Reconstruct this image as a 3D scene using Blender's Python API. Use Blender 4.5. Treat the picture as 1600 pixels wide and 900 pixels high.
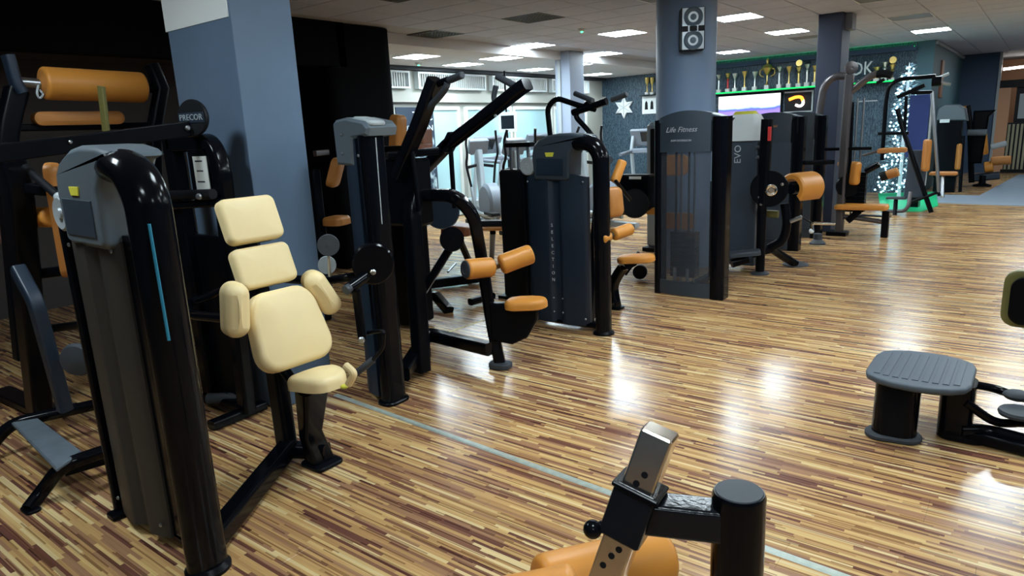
import bpy, bmesh, math, random
import numpy as np
from mathutils import Vector, Matrix
random.seed(7)
for o in list(bpy.data.objects): bpy.data.objects.remove(o)
scene = bpy.context.scene
COL = scene.collection
# ------------------------------------------------------------------ camera
FPX = 1065.0; ROLL = math.radians(2.7); PITCH = math.atan(245/1065.0); YAW = math.radians(37.9); CAMH = 1.5
_fw = np.array([-math.sin(YAW)*math.cos(PITCH), math.cos(YAW)*math.cos(PITCH), -math.sin(PITCH)])
_r0 = np.array([math.cos(YAW), math.sin(YAW), 0.0]); _u0 = np.cross(_r0, _fw)
_R = _r0*math.cos(ROLL) - _u0*math.sin(ROLL); _U = _u0*math.cos(ROLL) + _r0*math.sin(ROLL)
CAM = np.array([0.0, 0.0, CAMH])
cd = bpy.data.cameras.new('camera'); cam = bpy.data.objects.new('camera', cd); COL.objects.link(cam)
cd.sensor_width = 36.0; cd.lens = 36.0*FPX/1600.0; cd.clip_start = 0.05; cd.clip_end = 200
m = Matrix.Identity(4)
for i in range(3):
    m[i][0] = _R[i]; m[i][1] = _U[i]; m[i][2] = -_fw[i]; m[i][3] = CAM[i]
cam.matrix_world = m
scene.camera = cam
# ------------------------------------------------------------------ world, exposure
w = bpy.data.worlds.new('world'); scene.world = w; w.use_nodes = True
w.node_tree.nodes['Background'].inputs[0].default_value = (0.30, 0.42, 0.62, 1)
w.node_tree.nodes['Background'].inputs[1].default_value = 0.05
vs = scene.view_settings
vs.view_transform = 'Standard'; vs.look = 'None'; vs.exposure = 0.0; vs.gamma = 1.0; vs.use_curve_mapping = False
PANEL_STRENGTH = 54.0     # ceiling light panels (the room's only strong lamps)
# measured points of the place: a pixel of the 1600x900 frame meets a plane of the room
def ray(x, y): return _fw + _R*(x-800)/FPX - _U*(y-450)/FPX
def PZ(x, y, z=0.0):
    d = ray(x, y); return CAM + d*(z-CAMH)/d[2]
def PXX(x, y, X):
    d = ray(x, y); return CAM + d*X/d[0]
def PY(x, y, Y):
    d = ray(x, y); return CAM + d*Y/d[1]
V = lambda *a: np.array(a, float)
# ------------------------------------------------------------------ materials
def mat(name, col, rough=0.5, metal=0.0, coat=0.0, emit=None, estr=0.0, spec=0.5, alpha=None, trans=0.0, bump=0.0, bscale=200, mottle=0.0, mscale=6.0, ior=1.45):
    M = bpy.data.materials.new(name); M.use_nodes = True
    nt = M.node_tree; b = nt.nodes['Principled BSDF']
    c = (*col, 1)
    b.inputs['Base Color'].default_value = c; b.inputs['Roughness'].default_value = rough
    b.inputs['Metallic'].default_value = metal; b.inputs['Coat Weight'].default_value = coat
    b.inputs['Coat Roughness'].default_value = 0.08
    b.inputs['Specular IOR Level'].default_value = spec; b.inputs['IOR'].default_value = ior
    b.inputs['Transmission Weight'].default_value = trans
    if alpha is not None: b.inputs['Alpha'].default_value = alpha
    if emit: b.inputs['Emission Color'].default_value = (*emit, 1); b.inputs['Emission Strength'].default_value = estr
    if bump or mottle:
        tc = nt.nodes.new('ShaderNodeTexCoord')
        n = nt.nodes.new('ShaderNodeTexNoise'); n.inputs['Detail'].default_value = 4
        nt.links.new(tc.outputs['Object'], n.inputs['Vector'])
        if mottle:
            n.inputs['Scale'].default_value = mscale
            mx = nt.nodes.new('ShaderNodeMix'); mx.data_type = 'RGBA'
            mx.inputs[6].default_value = tuple(v*(1-mottle) for v in col)+(1,); mx.inputs[7].default_value = tuple(min(1, v*(1+mottle)) for v in col)+(1,)
            nt.links.new(n.outputs['Fac'], mx.inputs[0]); nt.links.new(mx.outputs[2], b.inputs['Base Color'])
        if bump:
            n2 = nt.nodes.new('ShaderNodeTexNoise'); n2.inputs['Scale'].default_value = bscale
            nt.links.new(tc.outputs['Object'], n2.inputs['Vector'])
            bp = nt.nodes.new('ShaderNodeBump'); bp.inputs['Strength'].default_value = bump; bp.inputs['Distance'].default_value = 0.002
            nt.links.new(n2.outputs['Fac'], bp.inputs['Height']); nt.links.new(bp.outputs[0], b.inputs['Normal'])
    return M
def emis(name, col, s):
    M = bpy.data.materials.new(name); M.use_nodes = True; nt = M.node_tree
    nt.nodes.remove(nt.nodes['Principled BSDF']); e = nt.nodes.new('ShaderNodeEmission')
    e.inputs[0].default_value = (*col, 1); e.inputs[1].default_value = s
    nt.links.new(e.outputs[0], nt.nodes['Material Output'].inputs[0]); return M
M_ = {}
M_['black'] = mat('black_gloss_paint', (0.0022, 0.0028, 0.0045), 0.14, spec=0.17)
M_['satin'] = mat('black_satin_paint', (0.0022, 0.0028, 0.0045), 0.28, spec=0.13)
M_['matte'] = mat('black_plastic', (0.004, 0.005, 0.007), 0.5, spec=0.25)
M_['rubber'] = mat('grey_rubber', (0.035, 0.042, 0.052), 0.6)
M_['shroud'] = mat('dark_slate_shroud', (0.011, 0.022, 0.040), 0.42, bump=0.15, bscale=600)
M_['taupe'] = mat('taupe_grey_shroud', (0.040, 0.038, 0.034), 0.42, spec=0.3, bump=0.1, bscale=600)
M_['cap'] = mat('grey_cap_plastic', (0.095, 0.120, 0.140), 0.38)
M_['capdark'] = mat('dark_cap_plastic', (0.030, 0.043, 0.058), 0.42)
M_['lightgrey'] = mat('light_grey_plastic', (0.32, 0.36, 0.38), 0.4)
M_['white'] = mat('white_plastic', (0.62, 0.68, 0.70), 0.4)
M_['chrome'] = mat('chrome', (0.75, 0.74, 0.70), 0.14, metal=1.0)
M_['steel'] = mat('steel', (0.42, 0.45, 0.48), 0.3, metal=1.0)
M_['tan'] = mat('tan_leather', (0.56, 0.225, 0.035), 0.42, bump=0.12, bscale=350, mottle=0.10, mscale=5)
M_['tandark'] = mat('dark_tan_leather', (0.40, 0.16, 0.035), 0.45, bump=0.12, bscale=350, mottle=0.12, mscale=5)  # darker copy of the tan leather, also on the far machines
M_['cream'] = mat('cream_leather', (0.80, 0.63, 0.33), 0.42, bump=0.08, bscale=350, mottle=0.05, mscale=5)
M_['olive'] = mat('olive_pad', (0.13, 0.12, 0.035), 0.5)
M_['brown'] = mat('brown_leather', (0.20, 0.065, 0.025), 0.45)
M_['yellow'] = mat('yellow_sticker', (0.62, 0.60, 0.06), 0.45)
M_['red'] = mat('red_plastic', (0.5, 0.03, 0.03), 0.45)
M_['paper'] = mat('printed_paper', (0.62, 0.64, 0.60), 0.6)
M_['letter'] = mat('pale_print', (0.45, 0.50, 0.54), 0.5)
M_['silverprint'] = mat('silver_print', (0.35, 0.37, 0.40), 0.4)
M_['blueline'] = mat('blue_glint', (0.02, 0.20, 0.32), 0.4)  # colour of a bluish lamp reflection painted beside the black tube
M_['blue'] = mat('blue_fabric', (0.015, 0.035, 0.16), 0.6)
M_['tube'] = mat('bronze_grey_tube', (0.11, 0.10, 0.105), 0.3, metal=0.5)
# ------------------------------------------------------------------ mesh building
def unit(v):
    v = np.asarray(v, float); n = np.linalg.norm(v); return v/n if n > 1e-12 else v
def frame(d, up=(0, 0, 1)):
    d = unit(d); up = np.asarray(up, float)
    if abs(d@unit(up)) > 0.98: up = V(1, 0, 0) if abs(d[0]) < 0.9 else V(0, 1, 0)
    s = unit(np.cross(up, d)); u = np.cross(d, s); return s, u, d
def fillet(pts, r, n=6):
    pts = [np.asarray(p, float) for p in pts]
    if len(pts) < 3 or r <= 0: return pts
    out = [pts[0]]
    for i in range(1, len(pts)-1):
        a, b, c = pts[i-1], pts[i], pts[i+1]
        d1 = a-b; d2 = c-b; l1 = np.linalg.norm(d1); l2 = np.linalg.norm(d2)
        t = min(r, l1*0.48, l2*0.48); p0 = b+d1/l1*t; p1 = b+d2/l2*t
        for k in range(n+1):
            s = k/n; out.append((1-s)**2*p0 + 2*s*(1-s)*b + s*s*p1)
    out.append(pts[-1]); return out
def smooth_path(pts, n=8):
    P = [np.asarray(p, float) for p in pts]; P = [2*P[0]-P[1]]+P+[2*P[-1]-P[-2]]; out = []
    for i in range(1, len(P)-2):
        for k in range(n):
            t = k/n; a, b, c, d = P[i-1], P[i], P[i+1], P[i+2]
            out.append(0.5*((2*b)+(-a+c)*t+(2*a-5*b+4*c-d)*t*t+(-a+3*b-3*c+d)*t**3))
    out.append(P[-2]); return out
def rrect(wd, ht, r, n=4):
    r = min(r, wd/2*0.999, ht/2*0.999); out = []
    for cx, cy, a0 in ((wd/2-r, ht/2-r, 0), (-wd/2+r, ht/2-r, 90), (-wd/2+r, -ht/2+r, 180), (wd/2-r, -ht/2+r, 270)):
        for k in range(n+1):
            a = math.radians(a0+90*k/n); out.append((cx+r*math.cos(a), cy+r*math.sin(a)))
    return out
def circ(r, n=14, ry=None):
    ry = ry or r; return [(r*math.cos(2*math.pi*k/n), ry*math.sin(2*math.pi*k/n)) for k in range(n)]
class MB:
    def __init__(s): s.v = []; s.f = []
    def add(s, vs_, fs):
        b = len(s.v); s.v += [tuple(map(float, p)) for p in vs_]; s.f += [tuple(b+i for i in f) for f in fs]; return s
    def box(s, a, b, ch=0.0):
        a = np.minimum(a, b).astype(float), np.maximum(a, b).astype(float); lo, hi = a
        return s.obox((lo+hi)/2, (hi-lo), np.eye(3), ch)
    def obox(s, c, size, M=None, ch=0.0):
        """box centred at c, size along the columns of M, chamfered edges"""
        M = np.eye(3) if M is None else np.asarray(M, float); c = np.asarray(c, float); h = np.asarray(size, float)/2
        if ch <= 0:
            vs_ = [c+M@(h*V(x, y, z)) for z in (-1, 1) for y in (-1, 1) for x in (-1, 1)]
            return s.add(vs_, [(0, 2, 3, 1), (4, 5, 7, 6), (0, 1, 5, 4), (2, 6, 7, 3), (0, 4, 6, 2), (1, 3, 7, 5)])
        ch = min(ch, *(h*0.9)); pr = rrect(2*h[0], 2*h[1], ch*1.0, 2); pri = rrect(2*(h[0]-ch*.6), 2*(h[1]-ch*.6), ch*0.5, 2)
        rings = [(pri, -h[2]), (pr, -h[2]+ch*.6), (pr, h[2]-ch*.6), (pri, h[2])]
        n = len(pr); vs_ = []; fs = []
        for P, z in rings: vs_ += [c+M@V(x, y, z) for x, y in P]
        for k in range(3):
            for i in range(n): fs.append((k*n+i, k*n+(i+1) % n, (k+1)*n+(i+1) % n, (k+1)*n+i))
        fs.append(tuple(range(n-1, -1, -1))); fs.append(tuple(3*n+i for i in range(n)))
        return s.add(vs_, fs)
    def sweep(s, pts, prof, up=(0, 0, 1), cap=True, scale=None):
        pts = [np.asarray(p, float) for p in pts]; n = len(prof); vs_ = []; fs = []; m_ = len(pts); su = None
        for i, p in enumerate(pts):
            if i == 0: d = pts[1]-pts[0]
            elif i == m_-1: d = pts[-1]-pts[-2]
            else: d = unit(pts[i+1]-pts[i])+unit(pts[i]-pts[i-1])
            d = unit(d)
            if su is None: sx, uy, _ = frame(d, up)
            else:
                sx = unit(su - d*(su@d)); uy = np.cross(d, sx)
            su = sx; k = scale[i] if scale is not None else 1.0
            vs_ += [p+sx*x*k+uy*y*k for x, y in prof]
        for i in range(m_-1):
            for j in range(n): fs.append((i*n+j, i*n+(j+1) % n, (i+1)*n+(j+1) % n, (i+1)*n+j))
        if cap: fs.append(tuple(range(n-1, -1, -1))); fs.append(tuple((m_-1)*n+j for j in range(n)))
        return s.add(vs_, fs)
    def tube(s, pts, r, fil=0.0, n=12, ry=None, up=(0, 0, 1)):
        return s.sweep(fillet(pts, fil), circ(r, n, ry), up)
    def bar(s, pts, wd, ht, fil=0.0, rr=0.012, up=(0, 0, 1)):
        return s.sweep(fillet(pts, fil), rrect(wd, ht, rr, 3), up)
    def cyl(s, a, b, r, n=20, r2=None, ch=0.0):
        a = np.asarray(a, float); b = np.asarray(b, float); d = unit(b-a); L = np.linalg.norm(b-a); r2 = r if r2 is None else r2
        if ch > 0: return s.lathe(a, d, [(0, 0), (r-ch, 0), (r, ch), (r2, L-ch), (r2-ch, L), (0, L)], n)
        return s.lathe(a, d, [(0, 0), (r, 0), (r2, L), (0, L)], n)
    def lathe(s, o, axis, prof, n=20, sx=1.0):
        o = np.asarray(o, float); a, b, d = frame(axis); vs_ = []; fs = []; k = len(prof)
        for j in range(n):
            t = 2*math.pi*j/n
            for r, z in prof: vs_.append(o+(a*math.cos(t)*sx+b*math.sin(t))*max(r, 1e-5)+d*z)
        for j in range(n):
            for i in range(k-1): fs.append((j*k+i, ((j+1) % n)*k+i, ((j+1) % n)*k+i+1, j*k+i+1))
        return s.add(vs_, fs)
    def sphere(s, c, r, n=12, sc=(1, 1, 1), M=None):
        M = np.eye(3) if M is None else np.asarray(M, float); vs_ = []; fs = []; m_ = n//2+1
        for i in range(m_+1):
            th = math.pi*i/m_
            for j in range(n):
                ph = 2*math.pi*j/n
                vs_.append(np.asarray(c)+M@(V(math.sin(th)*math.cos(ph)*sc[0], math.sin(th)*math.sin(ph)*sc[1], math.cos(th)*sc[2])*r))
        for i in range(m_):
            for j in range(n): fs.append((i*n+j, (i+1)*n+j, (i+1)*n+(j+1) % n, i*n+(j+1) % n))
        return s.add(vs_, fs)
    def plate(s, outline, o, ex, ey, th, ch=0.0):
        """2-D outline extruded by th along ex x ey, both faces chamfered by ch"""
        o = np.asarray(o, float); ex = unit(ex); ey = np.asarray(ey, float); ey = unit(ey-ex*(ex@ey)); ez = np.cross(ex, ey)
        n = len(outline); P = np.array(outline, float); area = 0.5*sum(P[i][0]*P[(i+1) % n][1]-P[(i+1) % n][0]*P[i][1] for i in range(n))
        if area < 0: P = P[::-1]
        def inset(d):
            out = []
            for i in range(n):
                e1 = unit(P[i]-P[i-1]); e2 = unit(P[(i+1) % n]-P[i]); nn = unit(V(-e1[1]-e2[1], e1[0]+e2[0]))
                k = max(0.35, nn@V(-e1[1], e1[0])); out.append(P[i]+nn*d/k)
            return np.array(out)
        rings = [(P, -th/2), (P, th/2)] if ch <= 0 else [(inset(ch), -th/2), (P, -th/2+ch), (P, th/2-ch), (inset(ch), th/2)]
        vs_ = []; fs = []
        for Q, z in rings: vs_ += [o+ex*q[0]+ey*q[1]+ez*z for q in Q]
        for k in range(len(rings)-1):
            for i in range(n): fs.append((k*n+i, k*n+(i+1) % n, (k+1)*n+(i+1) % n, (k+1)*n+i))
        fs.append(tuple(range(n-1, -1, -1))); fs.append(tuple((len(rings)-1)*n+i for i in range(n)))
        return s.add(vs_, fs)
    def pad(s, c, size, M, r=0.05, soft=0.02, bulge=0.008, taper=1.0, bend=0.0):
        """upholstered pad: rounded outline size[0] x size[1], thickness size[2] along column 2 of M; taper = top width / bottom width; bend = sag along x"""
        M = np.asarray(M, float); c = np.asarray(c, float); L, W, T = size
        rings = []; out = rrect(L, W, r, 6); n = len(out)
        prof = [(1.0, -T/2, 0.75), (1.0, -T/2+soft*.3, 0.0)]
        for k in range(5):
            a = math.pi/2*k/4; prof.append((1.0, T/2-soft+soft*math.sin(a), (1-math.cos(a))*1.0))
        vs_ = []; fs = []
        def pos(x, y, z):
            y = y*(1+(taper-1)*(x/L+0.5)); z = z+bend*((2*x/L)**2); return c+M@V(x, y, z)
        for _, z, ins in prof:
            q = rrect(L-2*soft*ins, W-2*soft*ins, max(r-soft*ins, 0.004), 6)
            vs_ += [pos(x, y, z) for x, y in q]
        for k in range(len(prof)-1):
            for i in range(n): fs.append((k*n+i, k*n+(i+1) % n, (k+1)*n+(i+1) % n, (k+1)*n+i))
        fs.append(tuple(range(n-1, -1, -1)))
        base = (len(prof)-1)*n; last = base
        for sc, zz in ((0.66, 0.6), (0.33, 0.9)):
            nb = len(vs_); q = rrect(L-2*soft, W-2*soft, max(r-soft, 0.004), 6)
            vs_ += [pos(x*sc, y*sc, T/2+bulge*zz) for x, y in q]
            for i in range(n): fs.append((last+i, last+(i+1) % n, nb+(i+1) % n, nb+i))
            last = nb
        fs.append(tuple(last+i for i in range(n)))
        return s.add(vs_, fs)
    def mesh(s, name, off=None, smooth=35):
        me = bpy.data.meshes.new(name); o = V(0, 0, 0) if off is None else np.asarray(off, float)
        me.from_pydata([tuple(np.asarray(p)-o) for p in s.v], [], s.f)
        if smooth:
            bm = bmesh.new(); bm.from_mesh(me); bmesh.ops.recalc_face_normals(bm, faces=bm.faces)
            lim = math.radians(smooth)
            for f in bm.faces: f.smooth = True
            for e in bm.edges:
                e.smooth = len(e.link_faces) == 2 and e.calc_face_angle(0) < lim
            bm.to_mesh(me); bm.free()
        me.update(); return me
    def build(s, name, material, parent=None, label=None, smooth=35, kind=None):
        off = parent['_o'] if parent is not None and '_o' in parent else None
        off = V(*off) if off is not None else V(0, 0, 0)
        me = s.mesh(name, off, smooth); me.materials.append(M_[material] if isinstance(material, str) else material)
        o = bpy.data.objects.new(name, me); COL.objects.link(o)
        if smooth and len(s.v) < 4000:
            wn = o.modifiers.new('weighted_normal', 'WEIGHTED_NORMAL'); wn.keep_sharp = True; wn.weight = 90
        if parent is not None: o.parent = parent; o['_o'] = tuple(off)
        if label: o['label'] = label
        if kind: o['kind'] = kind
        return o
def thing(name, label, cat, loc=(0, 0, 0), group=None):
    o = bpy.data.objects.new(name, None); COL.objects.link(o); o.location = tuple(map(float, loc)); o.empty_display_size = 0.1
    o['label'] = label; o['category'] = cat; o['_o'] = tuple(map(float, loc))
    if group: o['group'] = group
    return o
def tag(o, label, cat, group=None, kind=None):
    o['label'] = label; o['category'] = cat
    if group: o['group'] = group
    if kind: o['kind'] = kind
    return o
def struct(o, label=None):
    o['kind'] = 'structure'
    if label: o['label'] = label
    return o
FONT = None
def text_part(name, txt, size, origin, ex, ey, material, parent, ext=0.0008, align='CENTER', sx=1.0, shear=0.0):
    """lettering as a flat raised mesh: origin is the middle of the text, ex the reading direction, ey up"""
    cu = bpy.data.curves.new(name, 'FONT'); cu.body = txt; cu.size = size; cu.extrude = ext; cu.align_x = align; cu.align_y = 'CENTER'; cu.resolution_u = 2; cu.shear = shear
    tmp = bpy.data.objects.new(name, cu); COL.objects.link(tmp)
    dg = bpy.context.evaluated_depsgraph_get(); me = bpy.data.meshes.new_from_object(tmp.evaluated_get(dg))
    bpy.data.objects.remove(tmp)
    ex = unit(ex); ey = np.asarray(ey, float); ey = unit(ey-ex*(ex@ey)); ez = np.cross(ex, ey); o = np.asarray(origin, float)
    off = V(*parent['_o']) if parent is not None and '_o' in parent else V(0, 0, 0)
    for v in me.vertices:
        p = o+ex*v.co.x*sx+ey*v.co.y+ez*v.co.z-off; v.co = tuple(p)
    me.materials.clear(); me.materials.append(M_[material]); ob = bpy.data.objects.new(name, me); COL.objects.link(ob)
    if parent is not None: ob.parent = parent; ob['_o'] = tuple(off)
    return ob
def rotm(x=0, y=0, z=0):
    return np.array((Matrix.Rotation(math.radians(z), 3, 'Z') @ Matrix.Rotation(math.radians(y), 3, 'Y') @ Matrix.Rotation(math.radians(x), 3, 'X')))
def basis(ex, ey):
    """columns ex, ey, ex x ey"""
    ex = unit(ex); ey = np.asarray(ey, float); ey = unit(ey-ex*(ex@ey)); return np.stack([ex, ey, np.cross(ex, ey)], 1)
# ================================================================== SETTING
HC, HL = 2.75, 2.63
X_WIN, X_STEP, Y_TRO, Y_FAR, X_R, Y_B = -8.6, -6.6, 14.95, 20.1, 6.0, -4.0
# ---- laminate floor material: narrow printed strips running along X
def floor_mat():
    M = bpy.data.materials.new('zebrano_laminate'); M.use_nodes = True; nt = M.node_tree; N = nt.nodes; L = nt.links; b = N['Principled BSDF']
    def math_(op, a, bb=None, c=None):
        n = N.new('ShaderNodeMath'); n.operation = op
        for i, v in enumerate((a, bb, c)):
            if v is None: continue
            if isinstance(v, (int, float)): n.inputs[i].default_value = v
            else: L.new(v, n.inputs[i])
        return n.outputs[0]
    g = N.new('ShaderNodeNewGeometry'); sp = N.new('ShaderNodeSeparateXYZ'); L.new(g.outputs['Position'], sp.inputs[0])
    x, y = sp.outputs[0], sp.outputs[1]
    def cells(width, length, seed):
        row = math_('FLOOR', math_('DIVIDE', y, width))
        wn = N.new('ShaderNodeTexWhiteNoise'); wn.noise_dimensions = '2D'
        cv = N.new('ShaderNodeCombineXYZ'); L.new(row, cv.inputs[0]); cv.inputs[1].default_value = seed; L.new(cv.outputs[0], wn.inputs['Vector'])
        ln = math_('MULTIPLY_ADD', wn.outputs['Value'], length*0.8, length*0.6)
        sh = math_('MULTIPLY', wn.outputs['Value'], 37.7)
        cell = math_('FLOOR', math_('ADD', math_('DIVIDE', x, ln), sh))
        cv2 = N.new('ShaderNodeCombineXYZ'); L.new(row, cv2.inputs[0]); L.new(cell, cv2.inputs[1]); cv2.inputs[2].default_value = seed
        w2 = N.new('ShaderNodeTexWhiteNoise'); w2.noise_dimensions = '3D'; L.new(cv2.outputs[0], w2.inputs['Vector'])
        return w2.outputs['Value']
    c1 = cells(0.0142, 0.36, 1.0); c2 = cells(0.0064, 0.30, 5.0)
    cr = N.new('ShaderNodeValToRGB'); L.new(c1, cr.inputs[0]); e = cr.color_ramp; e.interpolation = 'CONSTANT'
    cols = [(0.0, (0.15, 0.060, 0.042)), (0.09, (0.24, 0.112, 0.066)), (0.22, (0.345, 0.182, 0.098)), (0.38, (0.455, 0.255, 0.105)), (0.54, (0.545, 0.325, 0.132)), (0.76, (0.62, 0.41, 0.175)), (0.91, (0.70, 0.52, 0.27))]
    while len(e.elements) < len(cols): e.elements.new(0.5)
    for k, (p, c) in enumerate(cols): e.elements[k].position = p; e.elements[k].color = (*c, 1)
    # fine dark pinstripes
    d2 = math_('GREATER_THAN', c2, 0.83)
    mx = N.new('ShaderNodeMix'); mx.data_type = 'RGBA'; mx.blend_type = 'MULTIPLY'; mx.inputs[7].default_value = (0.45, 0.38, 0.36, 1)
    L.new(math_('MULTIPLY', d2, 0.85), mx.inputs[0]); L.new(cr.outputs[0], mx.inputs[6])
    # wood grain
    mp = N.new('ShaderNodeMapping'); mp.inputs['Scale'].default_value = (3, 160, 1); L.new(g.outputs['Position'], mp.inputs[0])
    nz = N.new('ShaderNodeTexNoise'); nz.inputs['Scale'].default_value = 1.0; nz.inputs['Detail'].default_value = 3; L.new(mp.outputs[0], nz.inputs['Vector'])
    mr = N.new('ShaderNodeMapRange'); mr.inputs[1].default_value = 0.25; mr.inputs[2].default_value = 0.75; mr.inputs[3].default_value = 0.80; mr.inputs[4].default_value = 1.15; L.new(nz.outputs['Fac'], mr.inputs[0])
    vm = N.new('ShaderNodeVectorMath'); vm.operation = 'SCALE'; L.new(mx.outputs[2], vm.inputs[0]); L.new(mr.outputs[0], vm.inputs['Scale'])
    L.new(vm.outputs[0], b.inputs['Base Color'])
    n3 = N.new('ShaderNodeTexNoise'); n3.inputs['Scale'].default_value = 1.3; n3.inputs['Detail'].default_value = 3; L.new(g.outputs['Position'], n3.inputs['Vector'])
    m3 = N.new('ShaderNodeMapRange'); m3.inputs[3].default_value = 0.17; m3.inputs[4].default_value = 0.27; L.new(n3.outputs['Fac'], m3.inputs[0]); L.new(m3.outputs[0], b.inputs['Roughness'])
    b.inputs['Specular IOR Level'].default_value = 0.5
    n4 = N.new('ShaderNodeTexNoise'); n4.inputs['Scale'].default_value = 9; L.new(g.outputs['Position'], n4.inputs['Vector'])
    bp = N.new('ShaderNodeBump'); bp.inputs['Strength'].default_value = 0.03; bp.inputs['Distance'].default_value = 0.003; L.new(n4.outputs['Fac'], bp.inputs['Height']); L.new(bp.outputs[0], b.inputs['Normal'])
    return M
M_['floor'] = floor_mat()
M_['subfloor'] = mat('floor_joint', (0.05, 0.035, 0.025), 0.7)
fl = MB().box((X_WIN-1, Y_B-.2, -0.15), (X_R+.2, Y_FAR+4, -0.006)).build('floor', 'subfloor', smooth=0)
struct(fl); fl['_o'] = (0, 0, 0)
BL, BW = 1.28, 0.192
def board_verts(cx, cy):
    g = 0.0004; c = 0.0004; a, b_ = BL/2-g, BW/2-g; vs_ = []
    for z, i in ((-0.006, 0), (-c*0.6, 0), (0.0, c)): vs_ += [(cx+sx*(a-i), cy+sy*(b_-i), z) for sx, sy in ((-1, -1), (1, -1), (1, 1), (-1, 1))]
    fs = [(k*4+i, k*4+(i+1) % 4, (k+1)*4+(i+1) % 4, (k+1)*4+i) for k in (0, 1) for i in range(4)]+[(8, 9, 10, 11)]
    return vs_, fs
bme = bpy.data.meshes.new('plank'); vv, ff = board_verts(0, 0); bme.from_pydata(vv, [], ff); bme.materials.append(M_['floor'])
cand = []; rest = MB()
ny = int((Y_FAR+2-Y_B)/BW)
for j in range(ny):
    cy = Y_B+BW*(j+.5); sh = (j*0.43) % 1.0
    for i in range(-1, int((X_R-X_WIN)/BL)+2):
        cx = X_WIN+BL*(i+sh)
        d = V(cx, cy, 0)-CAM; z = d@_fw
        vis = z > 0.3 and -0.12 < (d@_R)/z*FPX/1600+0.5 < 1.12 and (-(d@_U)/z*FPX+450) < 1000
        cand.append((np.linalg.norm(d) if vis else 1e6+np.linalg.norm(d), cx, cy))
cand.sort()
for k, (dd, cx, cy) in enumerate(cand):
    if k < 300:
        o = bpy.data.objects.new('plank', bme); COL.objects.link(o); o.parent = fl; o.location = (cx, cy, 0)
    else: rest.add(*board_verts(cx, cy))
rest.build('plank_field', 'floor', fl, smooth=0, kind='stuff')
# metal cover strip between the two floor fields, grey carpet, yellow tape
M_['alu'] = mat('worn_cover_strip', (0.42, 0.47, 0.42), 0.4, metal=0.3, mottle=0.35, mscale=25)
a, b = V(-3.24, 2.385, 0), V(1.8, 2.10, 0); d = unit(b-a)
st = MB().sweep([a+V(0, 0, .0005), b+V(0, 0, .0005)], [(-.019, 0), (.019, 0), (.012, .0045), (-.012, .0045)]).build('trim_1', 'alu', smooth=20)
struct(st, 'worn metal cover strip across the laminate floor')
M_['carpet'] = mat('grey_carpet', (0.20, 0.24, 0.29), 0.9, bump=0.3, bscale=300)
q = [PZ(*p) for p in ((1452, 304), (1530, 306), (1592, 273), (1720, 273), (1720, 327), (1592, 322), (1452, 317))]
cp = MB().plate([(p[0], p[1]) for p in q], (0, 0, .004), (1, 0, 0), (0, 1, 0), .008).build('carpet_runner', 'carpet', smooth=0)
tag(cp, 'grey carpet laid on the laminate at the far right', 'carpet')
M_['tape'] = mat('yellow_tape', (0.62, 0.48, 0.10), 0.5)
a, b = PZ(700, 519), PZ(768, 496)
tp = MB().sweep([a+V(0, 0, .0006), b+V(0, 0, .0006)], [(-.010, 0), (.010, 0), (.010, .0008), (-.010, .0008)]).build('floor_tape', 'tape', smooth=0)
tag(tp, 'thin yellow tape line on the floor beneath the lat machine', 'tape')
# ---- ceiling
TP = 0.5333
M_['tile'] = mat('ceiling_tile', (0.445, 0.48, 0.585), 0.85, bump=0.25, bscale=160, mottle=0.04, mscale=3)
M_['grid'] = mat('ceiling_grid', (0.34, 0.34, 0.36), 0.6)
M_['ceil'] = mat('ceiling_plaster', (0.62, 0.62, 0.64), 0.8)
ce = MB().box((X_STEP, Y_B, HC+.012), (X_R, Y_FAR+4, HC+.2)).build('ceiling', 'grid', smooth=0); struct(ce); ce['_o'] = (0, 0, 0)
cl = MB().box((X_WIN-.6, 3.0, HL), (X_STEP, Y_TRO+.3, HC+.2), 0).build('ceiling_lower', 'ceil', smooth=0); struct(cl, 'lower ceiling strip along the window side')
LIT = [(-4.8, 8.93), (-3.2, 8.93), (-6.33, 8.93), (-3.2, 11.07), (-6.33, 11.07), (-4.8, 13.2), (-1.6, 13.2), (0, 11.07), (0, 8.93), (1.6, 13.2), (1.6, 8.93), (1.6, 4.67), (0, 4.67), (-1.6, 4.67), (0, 0.4), (-3.2, 0.4), (1.6, -1.73), (-1.6, 2.53), (3.2, 11.07), (3.2, 6.8), (3.2, 2.53), (0, 17.47)]
VENT = [(-6.33, 6.8), (-4.8, 6.8), (-4.8, 4.67)]
UNLIT = [(-3.2, 6.8), (-1.6, 11.07), (-1.6, 8.93), (-3.2, 12.13)]
taken = {(round((x+4.8)/TP), round((y-8.93)/TP)) for x, y in LIT+VENT+UNLIT}
g = .004; h = TP/2-g
tme = bpy.data.meshes.new('ceiling_tile')
tme.from_pydata([(-h, -h, .012), (h, -h, .012), (h, h, .012), (-h, h, .012), (-h+.004, -h+.004, 0), (h-.004, -h+.004, 0), (h-.004, h-.004, 0), (-h+.004, h-.004, 0)], [], [(0, 1, 5, 4), (1, 2, 6, 5), (2, 3, 7, 6), (3, 0, 4, 7), (7, 6, 5, 4)]); tme.materials.append(M_['tile'])
tiles = []
for i in range(-3, 21):
    for j in range(-24, 28):
        if (i, j) in taken: continue
        x, y = -4.8+i*TP, 8.93+j*TP
        if x-h < X_STEP or y > Y_FAR or y < Y_B: continue
        if y > Y_TRO+.3 and x < -1.75: continue
        d = V(x, y, HC)-CAM; z = d@_fw; py = 450-(d@_U)/z*FPX if z > .3 else -1e4; px = 800+(d@_R)/z*FPX if z > .3 else -1e4
        vis = z > .3 and py > -60 and -60 < px < 1660
        tiles.append((0 if vis else 1, np.linalg.norm(d), x, y))
tiles.sort(); rest = MB()
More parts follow.
